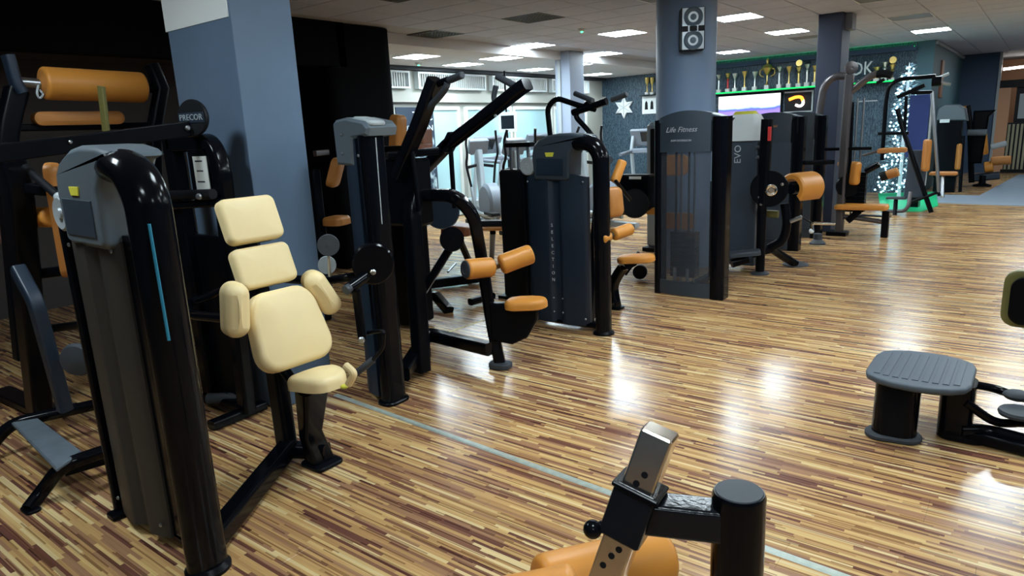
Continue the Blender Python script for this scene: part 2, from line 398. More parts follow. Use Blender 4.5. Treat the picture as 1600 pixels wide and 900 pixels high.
tv = [tuple(v.co) for v in tme.vertices]; tf = [tuple(p.vertices) for p in tme.polygons]
for k, (nv, dd, x, y) in enumerate(tiles):
    if k < 300 and not nv:
        o = bpy.data.objects.new('ceiling_tile', tme); COL.objects.link(o); o.parent = ce; o.location = (x, y, HC)
    else: rest.add([(a+x, b+y, c+HC) for a, b, c in tv], tf)
rest.build('ceiling_tile_field', 'tile', ce, smooth=0, kind='stuff')
M_['panel'] = emis('light_panel_diffuser', (0.80, 0.935, 1.0), PANEL_STRENGTH)
M_['pframe'] = mat('light_frame', (0.75, 0.76, 0.78), 0.5)
M_['unlit'] = mat('unlit_diffuser', (0.16, 0.17, 0.19), 0.5)
def frame_ring(mb, x, y, z, s, wd, t):
    for a, b in (((x-s, y-s), (x+s, y-s+wd)), ((x-s, y+s-wd), (x+s, y+s)), ((x-s, y-s+wd), (x-s+wd, y+s-wd)), ((x+s-wd, y-s+wd), (x+s, y+s-wd))): mb.box((*a, z-t), (*b, z+.010))
def where(x, y):
    if y > 12: return 'in the far row'
    if y > 10: return 'in the third row'
    if y > 8: return 'in the second row'
    return 'above the near floor'
def ceiling_light(x, y, z, lab, lit=True):
    t = thing('ceiling_light', lab, 'ceiling light', (x, y, z), 'square ceiling lights')
    f = MB(); frame_ring(f, x, y, z, TP/2-.003, .014, .004); f.build('frame', 'pframe', t, smooth=0)
    MB().box((x-.248, y-.248, z-.001), (x+.248, y+.248, z+.006)).build('diffuser', 'panel' if lit else 'unlit', t, smooth=0)
LL = {(-4.8, 8.93): 'lit square ceiling panel in front of the grey square pillar', (-3.2, 8.93): 'lit ceiling panel just right of the round pillar', (-6.33, 8.93): 'lit ceiling panel left of the grey square pillar, beside the ceiling step',
      (-3.2, 11.07): 'lit ceiling panel nearest left of the dark square column', (-6.33, 11.07): 'lit ceiling panel just right of the grey square pillar', (-4.8, 13.2): 'lit ceiling panel closest to the trophy wall', (-1.6, 13.2): 'lit ceiling panel right of the dark square column', (0, 11.07): 'lit ceiling panel cut by the top right corner'}
for x, y in LIT: ceiling_light(x, y, HC, LL.get((x, y), 'lit square ceiling panel overhead, outside the photo'))
for (x, y), l in zip(UNLIT, ('unlit ceiling panel at the top edge left of the round pillar', 'unlit ceiling panel right of the dark square column', 'unlit ceiling panel above the dark square column at the top edge', 'unlit grey ceiling panel behind the lit one left of the dark column')): ceiling_light(x, y, HC, l, False)
for (x, y), l in zip([(-6.95, 8.93), (-6.95, 11.07), (-7.45, 7.55), (-7.9, 9.1), (-7.9, 11.2), (-7.95, 13.6), (-7.6, 5.6)], ('lit panel in the lower ceiling against the step, left of the grey pillar', 'lit panel in the lower ceiling against the step, right of the grey pillar', 'lit panel in the lower ceiling beside the black pier', 'lit panel in the lower ceiling above the air conditioning grilles', 'lit panel in the lower ceiling left behind the grey pillar', 'lit panel in the lower ceiling near the teal wall corner', 'lit panel in the lower ceiling hidden behind the black pier')):
    ceiling_light(x, y, HL-.003, l)
M_['ventm'] = mat('vent_grille', (0.16, 0.15, 0.12), 0.5, metal=0.4)
M_['ventback'] = mat('vent_void', (0.02, 0.02, 0.02), 0.9)
for (x, y), l in zip(VENT, ('egg-crate ceiling vent beside the black pier', 'egg-crate ceiling vent in the middle of the ceiling', 'egg-crate ceiling vent at the top edge')):
    t = thing('ceiling_vent', l, 'vent', (x, y, HC), 'egg-crate ceiling vents')
    f = MB(); frame_ring(f, x, y, HC, TP/2-.003, .012, .004); f.build('frame', 'ventm', t, smooth=0)
    MB().box((x-.25, y-.25, HC+.008), (x+.25, y+.25, HC+.012)).build('backing', 'ventback', t, smooth=0)
    for k in range(9):
        for ax in (0, 1):
            c = -.22+.055*k; sl = MB()
            if ax: sl.box((x+c-.004, y-.25, HC-.003), (x+c+.004, y+.25, HC+.007))
            else: sl.box((x-.25, y+c-.004, HC-.003), (x+.25, y+c+.004, HC+.007))
            sl.build('slat', 'ventm', t, smooth=0)
M_['led'] = emis('green_led', (0.05, 1.0, 0.45), 6)
for p, l, z in (((909, 45), 'green-lit ceiling detector in the middle of the ceiling', HC), ((654, 98), 'green-lit ceiling detector above the air conditioning grilles', HL)):
    c = PZ(*p, z); t = thing('smoke_detector', l, 'detector', c)
    MB().lathe(c, (0, 0, -1), [(0, 0), (.055, 0), (.055, .015), (.04, .035), (0, .035)], 16).build('body', 'white', t)
    MB().lathe(c-V(0, 0, .035), (0, 0, -1), [(0, 0), (.018, 0), (.014, .01), (0, .012)], 10).build('indicator', 'led', t)
# ---- walls
M_['plaster'] = mat('blue_grey_paint', (0.110, 0.170, 0.255), 0.6, mottle=0.22, mscale=2.2, bump=0.1, bscale=60)
M_['colblue'] = mat('round_pillar_paint', (0.18, 0.27, 0.42), 0.5, mottle=0.06, mscale=2)
M_['colgrey'] = mat('pillar_paint', (0.26, 0.31, 0.40), 0.55)
M_['coldark'] = mat('dark_pillar_paint', (0.026, 0.034, 0.062), 0.55)
M_['whitepaint'] = mat('white_paint', (0.82, 0.86, 0.86), 0.6)
M_['wallnavy'] = mat('navy_wall', (0.035, 0.065, 0.125), 0.6)
M_['wallteal'] = mat('teal_wall', (0.045, 0.11, 0.14), 0.6)
M_['wallblack'] = mat('black_wall', (0.0016, 0.002, 0.0035), 0.8, spec=0.12)
M_['wallbrown'] = mat('taupe_wall', (0.05, 0.042, 0.040), 0.7)
M_['cream_wall'] = mat('cream_wall', (0.40, 0.41, 0.37), 0.6)
def wallpaper():
    M = mat('damask_wallpaper', (0.03, 0.06, 0.09), 0.5); nt = M.node_tree; b = nt.nodes['Principled BSDF']
    tc = nt.nodes.new('ShaderNodeTexCoord'); v = nt.nodes.new('ShaderNodeTexVoronoi'); v.inputs['Scale'].default_value = 17; v.feature = 'SMOOTH_F1'
    w_ = nt.nodes.new('ShaderNodeTexWave'); w_.inputs['Scale'].default_value = 7; w_.inputs['Distortion'].default_value = 9; w_.inputs['Detail Scale'].default_value = 2.5
    nt.links.new(tc.outputs['Object'], v.inputs['Vector']); nt.links.new(tc.outputs['Object'], w_.inputs['Vector'])
    ml = nt.nodes.new('ShaderNodeMath'); ml.operation = 'MULTIPLY'; nt.links.new(v.outputs['Distance'], ml.inputs[0]); nt.links.new(w_.outputs['Fac'], ml.inputs[1])
    cr = nt.nodes.new('ShaderNodeValToRGB'); cr.color_ramp.elements[0].position = .12; cr.color_ramp.elements[1].position = .30
    cr.color_ramp.elements[0].color = (0.018, 0.040, 0.066, 1); cr.color_ramp.elements[1].color = (0.060, 0.105, 0.14, 1)
    nt.links.new(ml.outputs[0], cr.inputs[0]); nt.links.new(cr.outputs[0], b.inputs['Base Color']); return M
M_['damask'] = wallpaper()
M_['cgrey0'] = mat('grey_box', (0.16, 0.18, 0.22), 0.5)
def wall(name, a, b, m, label=None): return struct(MB().box(a, b).build(name, m, smooth=0), label)
wall('wall_trophy', (X_WIN, Y_TRO, 0), (-2.0, Y_TRO+.2, HC+.02), 'damask', 'dark patterned wallpaper wall behind the trophies')
wall('trim_2', (X_STEP, Y_TRO-.10, HC-.15), (-2.0, Y_TRO, HC-.09), 'wallnavy', 'dark band along the top of the trophy wall')
wall('wall_recess', (-2.0, Y_TRO, 0), (-1.73, Y_FAR, HC+.02), 'wallteal', 'blue-green return wall of the far recess')
wall('trim_3', (-1.73, Y_TRO+.05, HC-.07), (-1.69, Y_FAR, HC-.02), 'lightgrey', 'pale cable trunking below the ceiling of the far recess')
wall('wall_far', (-1.75, Y_FAR, 0), (-1.0, Y_FAR+.2, HC+.02), 'wallnavy', 'navy end wall of the room')
wall('trim_4', (-1.0, Y_FAR-.05, 0), (-.95, Y_FAR+.22, HC+.01), 'lightgrey', 'pale edge trim of the end wall')
wall('wall_right', (X_R, Y_B, 0), (X_R+.2, Y_FAR+4, HC+.02), 'plaster')
wall('wall_back', (X_WIN, Y_B-.2, 0), (X_R, Y_B, HC+.02), 'plaster')
wall('wall_window', (X_WIN-.25, 3.0, 0), (X_WIN, Y_TRO, HL), 'cream_wall', 'cream wall with the air conditioning grilles')
# black bulkhead, pier with a rounded corner, dark recess
wall('wall_bulkhead', (-6.55, Y_B, 2.29), (-6.33, 5.3, HC+.01), 'wallblack', 'black bulkhead above the dark recess')
pr = [(-8.5, 5.05), (-6.48, 5.05), (-6.40, 5.07), (-6.35, 5.12), (-6.33, 5.20), (-6.33, 5.86), (-6.35, 5.96), (-6.41, 6.03), (-6.5, 6.05), (-8.5, 6.05)]
struct(MB().plate(pr, (0, 0, HC/2), (1, 0, 0), (0, 1, 0), HC).build('wall_pier', 'wallblack'), 'black pier with a rounded corner')
wall('wall_recess_back', (-7.75, Y_B, 0), (-7.6, 5.05, HC), 'wallbrown', 'taupe back wall of the dark recess')
wall('ceiling_recess', (-7.6, Y_B, 2.36), (-6.5, 5.05, 2.40), 'wallbrown', 'soffit of the dark recess')
# pillars
def pillar(name, lo, hi, m, label):
    return struct(MB().box(lo, hi, 0.012).build(name, m), label)
pw = pillar('pillar_1', (-3.98, 2.07, 0), (-3.33, 2.44, HC+.01), 'plaster', 'thick blue-grey plastered pillar behind the cream machine'); pw['_o'] = (0, 0, 0)
MB().box((-3.985, 2.064, 2.13), (-3.345, 2.075, HC)).build('painted_band', 'whitepaint', pw, 'white painted upper part', smooth=0)
struct(MB().cyl((-3.0, 6.93, 0), (-3.0, 6.93, HC+.01), .30, 48).build('pillar_2', 'colblue'), 'round blue-grey pillar carrying the loudspeaker')
p3 = pillar('pillar_3', (-2.42, 9.66, 0), (-2.13, 10.10, HC+.01), 'coldark', 'dark square column in front of the trophy wall'); p3['_o'] = (0, 0, 0)
MB().box((-2.14, 9.80, HC-.20), (-2.05, 10.02, HC-.01), .008).build('junction_box', 'cgrey0', p3, 'grey junction box')
p4 = pillar('pillar_4', (-6.72, 10.1, 0), (-6.42, 10.55, HC+.01), 'colgrey', 'grey square pillar among the cardio machines'); p4['_o'] = (0, 0, 0)
MB().box((-6.66, 10.075, 0), (-6.60, 10.102, HL)).build('cable_duct', 'lightgrey', p4, smooth=0)
# baseboard behind the machines, recess posters
# ================================================================== MACHINES
UP = V(0, 0, 1)
def roller(mb, a, b, r): # upholstered roller with rounded ends
    a = np.asarray(a, float); b = np.asarray(b, float); L = np.linalg.norm(b-a); e = min(.018, r*.4)
    prof = [(0, 0), (r*.55, 0)]+[(r-e+e*math.sin(math.pi/2*k/4), e-e*math.cos(math.pi/2*k/4)) for k in range(5)]
    prof += [(r-e+e*math.cos(math.pi/2*k/4), L-e+e*math.sin(math.pi/2*k/4)) for k in range(5)]+[(r*.55, L), (0, L)]
    return mb.lathe(a, b-a, prof, 24)
def bolt(parent, c, n, r=.009):
    return MB().lathe(c, n, [(0, 0), (r, 0), (r, r*.4), (r*.6, r*.8), (0, r*.8)], 10).build('bolt', 'steel', parent)
def selection_tower(t, ox, oy, s, shroud, cap, capin, xa=-.645, xb=-.11, vc=.50, vw=.085):
    L = lambda x, y, z: V(ox+x, oy+y, z*s)
    pth = [L(0, 0, 0.0), L(0, 0, 1.30), L(-.045, -.005, 1.375), L(-.12, -.005, 1.40), L(-.19, .01, 1.395)]
    MB().sweep(fillet(pth, .08, 8), circ(.056, 20, .072), up=(0, 1, 0)).build('frame_arch', 'black', t)
    MB().lathe(L(0, 0, 0), UP, [(0, 0), (.080, 0), (.080, .012), (.064, .028), (0, .028)], 24).build('foot', 'satin', t)
    MB().bar([L(-.675, 0, .02), L(-.675, 0, 1.20)], .03, .07, rr=.01, up=(0, 1, 0)).build('rear_post', 'black', t)
    MB().box(L(-.70, -.06, 0), L(-.63, .06, .025), .008).build('foot', 'satin', t)
    MB().bar([L(-.66, .03, .045), L(-.03, .03, .045)], .06, .05, rr=.01).build('bottom_rail', 'black', t)
    # fluted weight-stack cover: one bent sheet
    n = 40; top = []; bot = []; pf = []
    for i in range(n+1):
        x = xa+(xb-xa)*i/n; u = i/n
        y = -.008 - .040*math.sin(math.pi*u)**.6 + .030*math.exp(-((u-vc)/vw)**4)
        pf.append((x, y))
    mb = MB(); vs_ = []; fs = []
    for k, th in ((0, 0), (1, .03)):
        for x, y in pf:
            u = (x-xa)/(xb-xa); zt = 1.155+.035*math.sin(math.pi*u)
            vs_ += [L(x, y+th, .045), L(x, y+th, zt)]
    m_ = 2*(n+1)
    for i in range(n):
        a = 2*i; fs += [(a, a+2, a+3, a+1), (m_+a, m_+a+1, m_+a+3, m_+a+2), (a+1, a+3, m_+a+3, m_+a+1), (a, m_+a, m_+a+2, a+2)]
    fs += [(0, 1, m_+1, m_), (2*n, m_+2*n, m_+2*n+1, 2*n+1)]
    cv = mb.add(vs_, fs).build('weight_cover', shroud, t, smooth=25)
    for x, z in ((xa+.02, 1.12), (xb-.025, 1.12), (xa+.02, .10), (xb-.025, .10)): bolt(cv, L(x, -.030, z), (0, -1, 0), .008)
    if xb < -.15: MB().box(L(xb-.01, 0, .045), L(-.04, .02, 1.17), .004).build('side_panel', 'black', t)
    for x in (-.50, -.40, -.30):
        MB().cyl(L(x, .01, 1.1), L(x, .01, 1.36), .013, 10).build('guide_rod', 'steel', t)
    # head cap
    out = [(-.555, 1.15), (-.535, 1.13), (-.255, 1.125), (-.235, 1.15), (-.225, 1.32), (-.15, 1.41), (-.085, 1.425), (-.10, 1.446), (-.20, 1.464), (-.32, 1.468), (-.42, 1.456), (-.50, 1.428), (-.548, 1.385), (-.567, 1.31)]
    hc = MB().plate([(x, z*s) for x, z in out], (ox, oy+.035, 0), (1, 0, 0), (0, 0, 1), .19, .022).build('head_cap', cap, t, smooth=50)
    MB().plate([(x, z*s) for x, z in ((-.52, 1.17), (-.28, 1.165), (-.275, 1.29), (-.515, 1.295))], (ox, oy-.061, 0), (1, 0, 0), (0, 0, 1), .006, .002).build('info_panel', capin, hc)
    MB().plate([(x-.40, z*s) for x, z in ((-.035, 1.335), (.045, 1.335), (.035, 1.305), (-.025, 1.305))], (ox, oy-.062, 0), (1, 0, 0), (0, 0, 1), .004, .001).build('logo_badge', 'yellow', hc)
    # cable pulley beside the cap
    MB().lathe(L(-.62, -.03, 1.235), (0, -1, 0), [(0, -.02), (.062, -.02), (.066, -.012), (.066, .008), (.058, .014), (.022, .010), (.018, .018), (0, .018)], 28).build('pulley', 'lightgrey', t)
    return t
# ---------------------------------------------------------------- cream shoulder machine (front left)
t = thing('shoulder_machine', 'black shoulder machine with cream pads and taupe weight cover, nearest on the left', 'gym machine', (-2.6, 1.3, 0))
selection_tower(t, -2.262, 1.03, 1.035, 'taupe', 'cap', 'capdark', -.64, -.235, .60, .10)
MB().tube([PY(233, 350, .965), PY(264, 532, .965)], .005, n=8).build('glint_streak', 'blueline', t)  # thin blue streak stands in for a reflection on the gloss frame
# base: rail from the tower to the seat pillar
A = V(-2.27, 1.05, .05); B = V(-2.72, 1.66, .06)
MB().bar([V(-2.30, 1.08, .075), V(-2.74, 1.72, .075)], .085, .085, rr=.02).build('base_rail', 'black', t)
MB().bar([V(-2.76, 1.70, .06), V(-2.56, 1.80, .06)], .08, .07, rr=.02).build('base_rail', 'black', t)
MB().bar([V(-2.745, 1.71, .04), V(-2.76, 1.71, .62), V(-2.90, 1.71, 1.20)], .10, .07, .1, rr=.02, up=(0, 1, 0)).build('back_pillar', 'satin', t)
sp = MB().sweep([V(-2.575, 1.775, .012), V(-2.60, 1.75, .16), V(-2.51, 1.725, .42)], rrect(.075, .13, .02), up=(0, 1, 0), scale=[.9, .8, 1.15]).build('seat_post', 'black', t)
MB().plate(rrect(.16, .15, .03), (-2.575, 1.775, .010), (1, 0, 0), (0, 1, 0), .02, .005).build('foot', 'satin', t)
MB().tube([V(-2.60, 1.70, .42), V(-2.70, 1.70, .50), V(-2.74, 1.70, .55)], .025, .03).build('seat_bracket', 'satin', t)
rc = math.radians(20); u = V(-math.sin(rc), 0, math.cos(rc)); nrm = V(math.cos(rc), 0, math.sin(rc)); YB = 1.70
Bk = basis(u, (0, -1, 0))
MB().pad(V(-2.785, YB, 1.168), (.205, .275, .055), Bk, .035, .02, .004).build('headrest', 'cream', t)
MB().pad(V(-2.725, YB, .963), (.185, .285, .055), Bk, .035, .02, .004).build('upper_back_pad', 'cream', t)
MB().pad(V(-2.605, YB+.005, .690), (.355, .40, .075), Bk, .10, .03, .012, taper=.80).build('backrest', 'cream', t)
for z, x, h_ in ((1.168, -2.785, .20), (.963, -2.725, .18), (.69, -2.605, .32)):
    MB().obox(V(x, YB, z)-nrm*.040, (h_, .20, .03), Bk, .008).build('pad_plate', 'satin', t)
# saddle seat
MB().pad(V(-2.43, YB+.01, .478), (.245, .27, .07), basis((math.cos(.10), -.10, math.sin(.10)), (.10, 1, 0)), .10, .032, .012, taper=.70, bend=-.010).build('seat', 'cream', t)
MB().tube(smooth_path([PY(540, 571, 1.66), PY(552, 584, 1.66), PY(545, 600, 1.66)]), .016, n=10).build('seat_nose', 'cream', t)
MB().sphere(PY(538, 604, 1.66), .018, 12, (1, .9, .5)).build('adjuster_knob', 'yellow', t)
# arm pads
def armpad(cpx, ang, name='arm_pad', L=.235, W=.105, Yp=1.55, yaw=0):
    c = PY(*cpx, Yp); e = rotm(0, 0, yaw)@(V(0, math.sin(math.radians(ang)), math.cos(math.radians(ang))))
    nn = rotm(0, 0, yaw)@V(1, 0, 0); ey = np.cross(nn, e)
    return MB().pad(c, (L, W, .10), basis(e, ey), .05, .042, .006, bend=-.012).build(name, 'cream', t)
armpad((369, 485), 6, Yp=1.47, yaw=-12)
armpad((504, 458), -27, Yp=1.93, yaw=-18)
# movement arms
MB().tube([PY(380, 500, 1.50), PY(300, 492, 1.46), PY(290, 475, 1.56), PY(330, 462, 1.74), V(-2.86, 1.70, .90)], .022, .06).build('movement_arm', 'black', t)
MB().tube([V(-2.86, 1.72, .90), PY(500, 440, 2.04), PY(548, 433, 2.10), PY(572, 429, 2.16)], .022, .05).build('movement_arm', 'black', t)
ar = MB().tube([PY(572, 432, 2.12), PY(543, 452, 2.00)], .026).build('arm_stub', 'black', t)
MB().cyl(PY(546, 450, 2.01), PY(540, 454, 1.985), .024, 16).build('end_cap', 'rubber', ar)
lv = MB().bar([PY(556, 452, 2.04), PY(566, 530, 2.04)], .05, .022, rr=.008, up=(0, 1, 0)).build('lever', 'satin', t)
bolt(lv, PY(565, 531, 2.02), (1, -1, 0), .016)
hd = MB().tube([PY(575, 520, 2.06), PY(600, 516, 2.06), PY(599, 543, 2.06), PY(580, 566, 2.02)], .010, .03).build('handle', 'black', t)
MB().cyl(PY(583, 562, 2.03), PY(549, 589, 1.96), .017, 14).build('grip', 'rubber', hd)
dk = MB().lathe(PY(583, 412, 2.16), (.75, -.66, 0), [(0, -.02), (.098, -.02), (.102, -.012), (.102, .012), (.094, .02), (.02, .02), (0, .02)], 32).build('cam_disc', 'black', t)
bolt(dk, PY(583, 425, 2.13), (.75, -.66, 0), .014)
pl = MB().lathe(PY(513, 383, 2.0), (.8, -.6, 0), [(0, -.014), (.050, -.014), (.052, -.006), (.046, 0), (.052, .006), (.050, .014), (.018, .014), (0, .018)], 24).build('pulley', 'rubber', t)
MB().tube([PY(513, 385, 2.0), PY(515, 432, 2.0)], .007, n=8).build('pulley_stem', 'steel', t)
MB().lathe(PY(511, 414, 2.1), (.8, -.6, 0), [(0, -.012), (.045, -.012), (.045, .012), (0, .014)], 20).build('pulley', 'lightgrey', t)
# ---------------------------------------------------------------- lower-back machine with vertical lettering
t = thing('multi_pad_machine', 'machine with slate weight cover lettered SELECTION and tan pads at its right', 'gym machine', (-2.7, 4.5, 0))
selection_tower(t, -2.463, 4.25, 1.0, 'shroud', 'capdark', 'shroud')
for k, ch in enumerate('SELECTION'):
    text_part('letter', ch, .036, V(-2.86, 4.194, .80-.052*k), (1, 0, 0), (0, 0, 1), 'letter', t, .001)
for x, z in ((-2.87, .24), (-2.79, .24), (-2.87, .13), (-2.79, .13)): bolt(t, V(x, 4.205, z), (0, -1, 0), .006)
MB().tube([V(-2.463, 4.25, .05), V(-3.1, 4.25, .05), V(-3.16, 4.12, .03)], .022, .03).build('stabiliser', 'black', t)
# top handles
Y = 4.55
MB().tube([PY(860, 214, Y), PY(855, 168, Y), PY(869, 153, Y), PY(905, 165, Y), PY(930, 171, Y)], .021, .05).build('upper_arm', 'black', t)
ja = MB().tube([PY(895, 176, Y), PY(920, 168, Y), PY(948, 158, Y)], .026, .03).build('handle_bar', 'black', t)
MB().cyl(PY(955, 156, Y), PY(980, 147, Y), .020, 16, ch=.004).build('grip', 'rubber', ja)
MB().cyl(PY(898, 146, Y+.1), PY(927, 158, Y+.05), .020, 16, ch=.004).build('grip', 'rubber', ja)
MB().tube([PY(920, 160, Y), PY(897, 180, Y), PY(920, 205, Y), PY(950, 250, Y)], .020, .05).build('lower_arm', 'black', t)
MB().lathe(PY(951, 250, Y), (.5, -.85, 0), [(0, -.03), (.032, -.03), (.032, .03), (0, .03)], 18).build('pivot', 'rubber', t)
# seat side
Xs = -2.45
roller(MB(), PXX(973, 251, Xs), PXX(960, 285, Xs-.03), .036).build('chest_roller', 'tan', t)
MB().tube([PXX(962, 283, Xs), PXX(978, 303, Xs), PXX(985, 312, Xs)], .014).build('roller_arm', 'satin', t)
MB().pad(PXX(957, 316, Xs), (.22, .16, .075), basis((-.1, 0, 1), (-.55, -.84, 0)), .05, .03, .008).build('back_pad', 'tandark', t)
roller(MB(), PXX(958, 367, Xs), PXX(986, 357, Xs+.06), .047).build('leg_roller', 'tan', t)
roller(MB(), PXX(938, 374, Xs), PXX(950, 369, Xs), .045).build('leg_roller', 'tan', t)
MB().tube([PXX(945, 372, Xs), PXX(960, 366, Xs)], .018).build('roller_axle', 'steel', t)
MB().pad(PZ(994, 404, .45), (.30, .21, .06), basis((.96, .28, .06), (-.28, .96, 0)), .08, .028, .010, taper=.75).build('seat', 'tan', t)
ft = PZ(962, 482, 0)
MB().sweep(smooth_path([ft+V(0, 0, .02), ft+V(-.02, 0, .20), ft+V(.06, .04, .36), PZ(985, 412, .42)]), rrect(.07, .10, .02), up=(0, 1, 0)).build('seat_post', 'black', t)
MB().plate(rrect(.13, .12, .03), ft+V(0, 0, .01), (1, 0, 0), (0, 1, 0), .02, .005).build('foot', 'satin', t)
MB().bar([ft+V(-.02, .02, .05), V(-2.70, 4.28, .05)], .07, .06, rr=.015).build('base_rail', 'black', t)
MB().bar([V(-2.66, 4.36, .04), V(-2.66, 4.55, .9), V(-2.66, 4.6, 1.2)], .08, .07, .1, rr=.015).build('back_pillar', 'satin', t)
MB().lathe(PXX(942, 335, Xs-.1), (1, -.5, 0), [(0, -.01), (.06, -.01), (.06, .01), (0, .012)], 22).build('pulley', 'lightgrey', t)
# ---------------------------------------------------------------- lat machine with two long overhead arms
t = thing('lat_machine', 'black lat machine with two long overhead arms and tan knee rollers', 'gym machine', (-2.9, 2.8, 0))
# tower: slate side, glossy curved front, grey head
fr = [(-3.09, 2.56), (-3.075, 2.50), (-3.02, 2.46), (-2.96, 2.435), (-2.90, 2.43), (-2.90, 2.62), (-3.08, 2.64)]
MB().plate(fr, (0, 0, .77), (1, 0, 0), (0, 1, 0), 1.46, .004).build('tower', 'shroud', t)
MB().sweep([V(-2.855, 2.50, 0), V(-2.855, 2.50, 1.52)], rrect(.10, .15, .045, 5), up=(0, 1, 0)).build('front_column', 'black', t)
MB().plate(rrect(.13, .18, .05), (-2.855, 2.50, .01), (1, 0, 0), (0, 1, 0), .02, .005).build('foot', 'satin', t)
hc = MB().plate([(-3.06, 1.365), (-2.92, 1.355), (-2.91, 1.50), (-2.79, 1.51), (-2.775, 1.55), (-2.81, 1.585), (-2.95, 1.61), (-3.04, 1.60), (-3.065, 1.58)], (0, 2.53, 0), (1, 0, 0), (0, 0, 1), .22, .015).build('head_cap', 'cap', t, smooth=40)
MB().plate(rrect(.16, .12, .03), (-2.855, 2.50, 1.585), (1, 0, -.2), (0, 1, 0), .03, .010).build('head_top', 'lightgrey', hc)
for p in ((533, 210), (535, 240), (560, 243)): bolt(hc, PY(*p, 2.415), (0, -1, 0), .008)
MB().tube([PY(587, 215, 2.40), PY(597, 350, 2.40)], .003, n=6).build('edge_trim', 'lightgrey', t)
# long arms
def long_arm(pts, wd, nm):
    return MB().sweep(pts, rrect(wd, wd*1.25, .02, 4), up=(0, 1, 0)).build(nm, 'black', t)
Ya, Yb = 2.95, 3.35
la = long_arm([PY(621, 275, Ya), PY(655, 195, Ya), PY(681, 124, Ya)], .075, 'lever_arm')
MB().cyl(PY(684, 131, Ya), PY(700, 125, Ya-.02), .020, 12).build('handle_mount', 'satin', la)
MB().cyl(PY(690, 130, Ya), PY(723, 117, Ya-.03), .020, 16, ch=.005).build('grip', 'rubber', la)
MB().tube(smooth_path([PY(658, 178, Ya), PY(682, 156, Ya-.02), PY(696, 138, Ya-.03), PY(699, 130, Ya-.03)]), .019).build('curved_grip', 'rubber', la)
lb = long_arm([PY(648, 280, Yb), PY(700, 226, Yb), PY(760, 180, Yb), PY(812, 139, Yb), PY(824, 131, Yb)], .072, 'lever_arm')
MB().cyl(PY(812, 138, Yb), PY(776, 119, Yb), .020, 16, ch=.005).build('grip', 'rubber', lb)
MB().tube([PY(786, 168, Yb), PY(770, 158, Yb), PY(775, 134, Yb)], .017, .05).build('loop_grip', 'rubber', lb)
bolt(lb, PY(774, 181, Yb-.05), (1, -1, 0), .010)
MB().obox(PY(704, 222, Yb), (.06, .09, .13), rotm(0, 38, 0), .012).build('clamp', 'satin', lb)
MB().tube([PY(704, 228, Yb), PY(710, 325, Yb)], .016, n=10).build('push_rod', 'satin', t)
MB().tube([PY(642, 228, Ya), PY(655, 330, Ya)], .016, n=10).build('push_rod', 'satin', t)
MB().bar([PY(606, 243, Ya), PY(685, 236, Ya+.25)], .05, .045, rr=.01).build('cross_bar', 'satin', t)
MB().obox(PY(632, 300, Ya+.1), (.34, .16, .42), rotm(0, 0, 8), .03).build('pivot_housing', 'satin', t)
# arch and knee side
Yk = 3.28
MB().sweep(fillet([PY(640, 304, 3.05), PY(712, 305, 3.12), PY(740, 335, 3.2), PY(752, 400, Yk), PY(768, 505, Yk), V(*PZ(781, 566, .03))], .10, 6), rrect(.075, .095, .02, 4), up=(0, 1, 0)).build('main_arch', 'black', t)
MB().plate(rrect(.15, .11, .04), PZ(782, 570, .02), (1, .2, 0), (0, 1, 0), .04, .008).build('foot', 'rubber', t)
MB().bar([V(-2.87, 2.60, .13), PZ(668, 522, .12), PZ(766, 545, .14)], .085, .085, .06, rr=.02).build('base_rail', 'black', t)
ra = MB().tube([PXX(765, 420, -2.62), PXX(785, 414, -2.62)], .016).build('roller_axle', 'steel', t)
r1 = roller(MB(), PXX(727, 421, -2.70), PXX(769, 417, -2.64), .062).build('knee_roller', 'tan', t)
MB().lathe(PXX(727, 421, -2.70), PXX(727, 421, -2.70)-PXX(769, 417, -2.64), [(0, -.002), (.056, -.002), (.052, .004), (.03, .006), (.027, .003), (0, .003)], 24).build('roller_cap', 'rubber', r1)
roller(MB(), PXX(782, 414, -2.60), PXX(831, 396, -2.48), .062).build('knee_roller', 'tan', t)
MB().pad(PZ(822, 474, .44), (.27, .20, .065), basis((.93, .36, .05), (-.36, .93, 0)), .085, .03, .012, taper=.8).build('seat', 'tan', t)
ss = MB().plate([(-.16, .10), (.16, .10), (.15, 0), (.08, -.12), (-.02, -.17), (-.16, -.15)], PZ(805, 497, .34), (.93, .36, 0), (0, 0, 1), .06, .01).build('seat_bracket', 'satin', t)
# belt guard and pulleys
MB().plate([(.055*math.cos(a), (.10 if math.sin(a) > 0 else -.10)+.055*math.sin(a)) for a in [2*math.pi*(k+.5)/20 for k in range(20)]], PZ(664, 527, .16), (.8, -.6, 0), (0, 0, 1), .05, .008).build('pulley_guard', 'satin', t)
MB().lathe(PY(706, 374, 3.1), (.6, -.8, 0), [(0, -.03), (.07, -.03), (.075, -.02), (.06, 0), (.075, .02), (.07, .03), (.02, .03), (0, .035)], 26).build('pulley', 'satin', t)
MB().bar([V(-3.02, 2.9, .03), V(-3.05, 2.95, 1.05), PY(648, 300, 3.05)], .10, .09, .1, rr=.02).build('rear_pillar', 'satin', t)
MB().bar([PY(705, 385, 3.1), PY(655, 465, 3.0)], .05, .05, rr=.012).build('strut', 'satin', t)
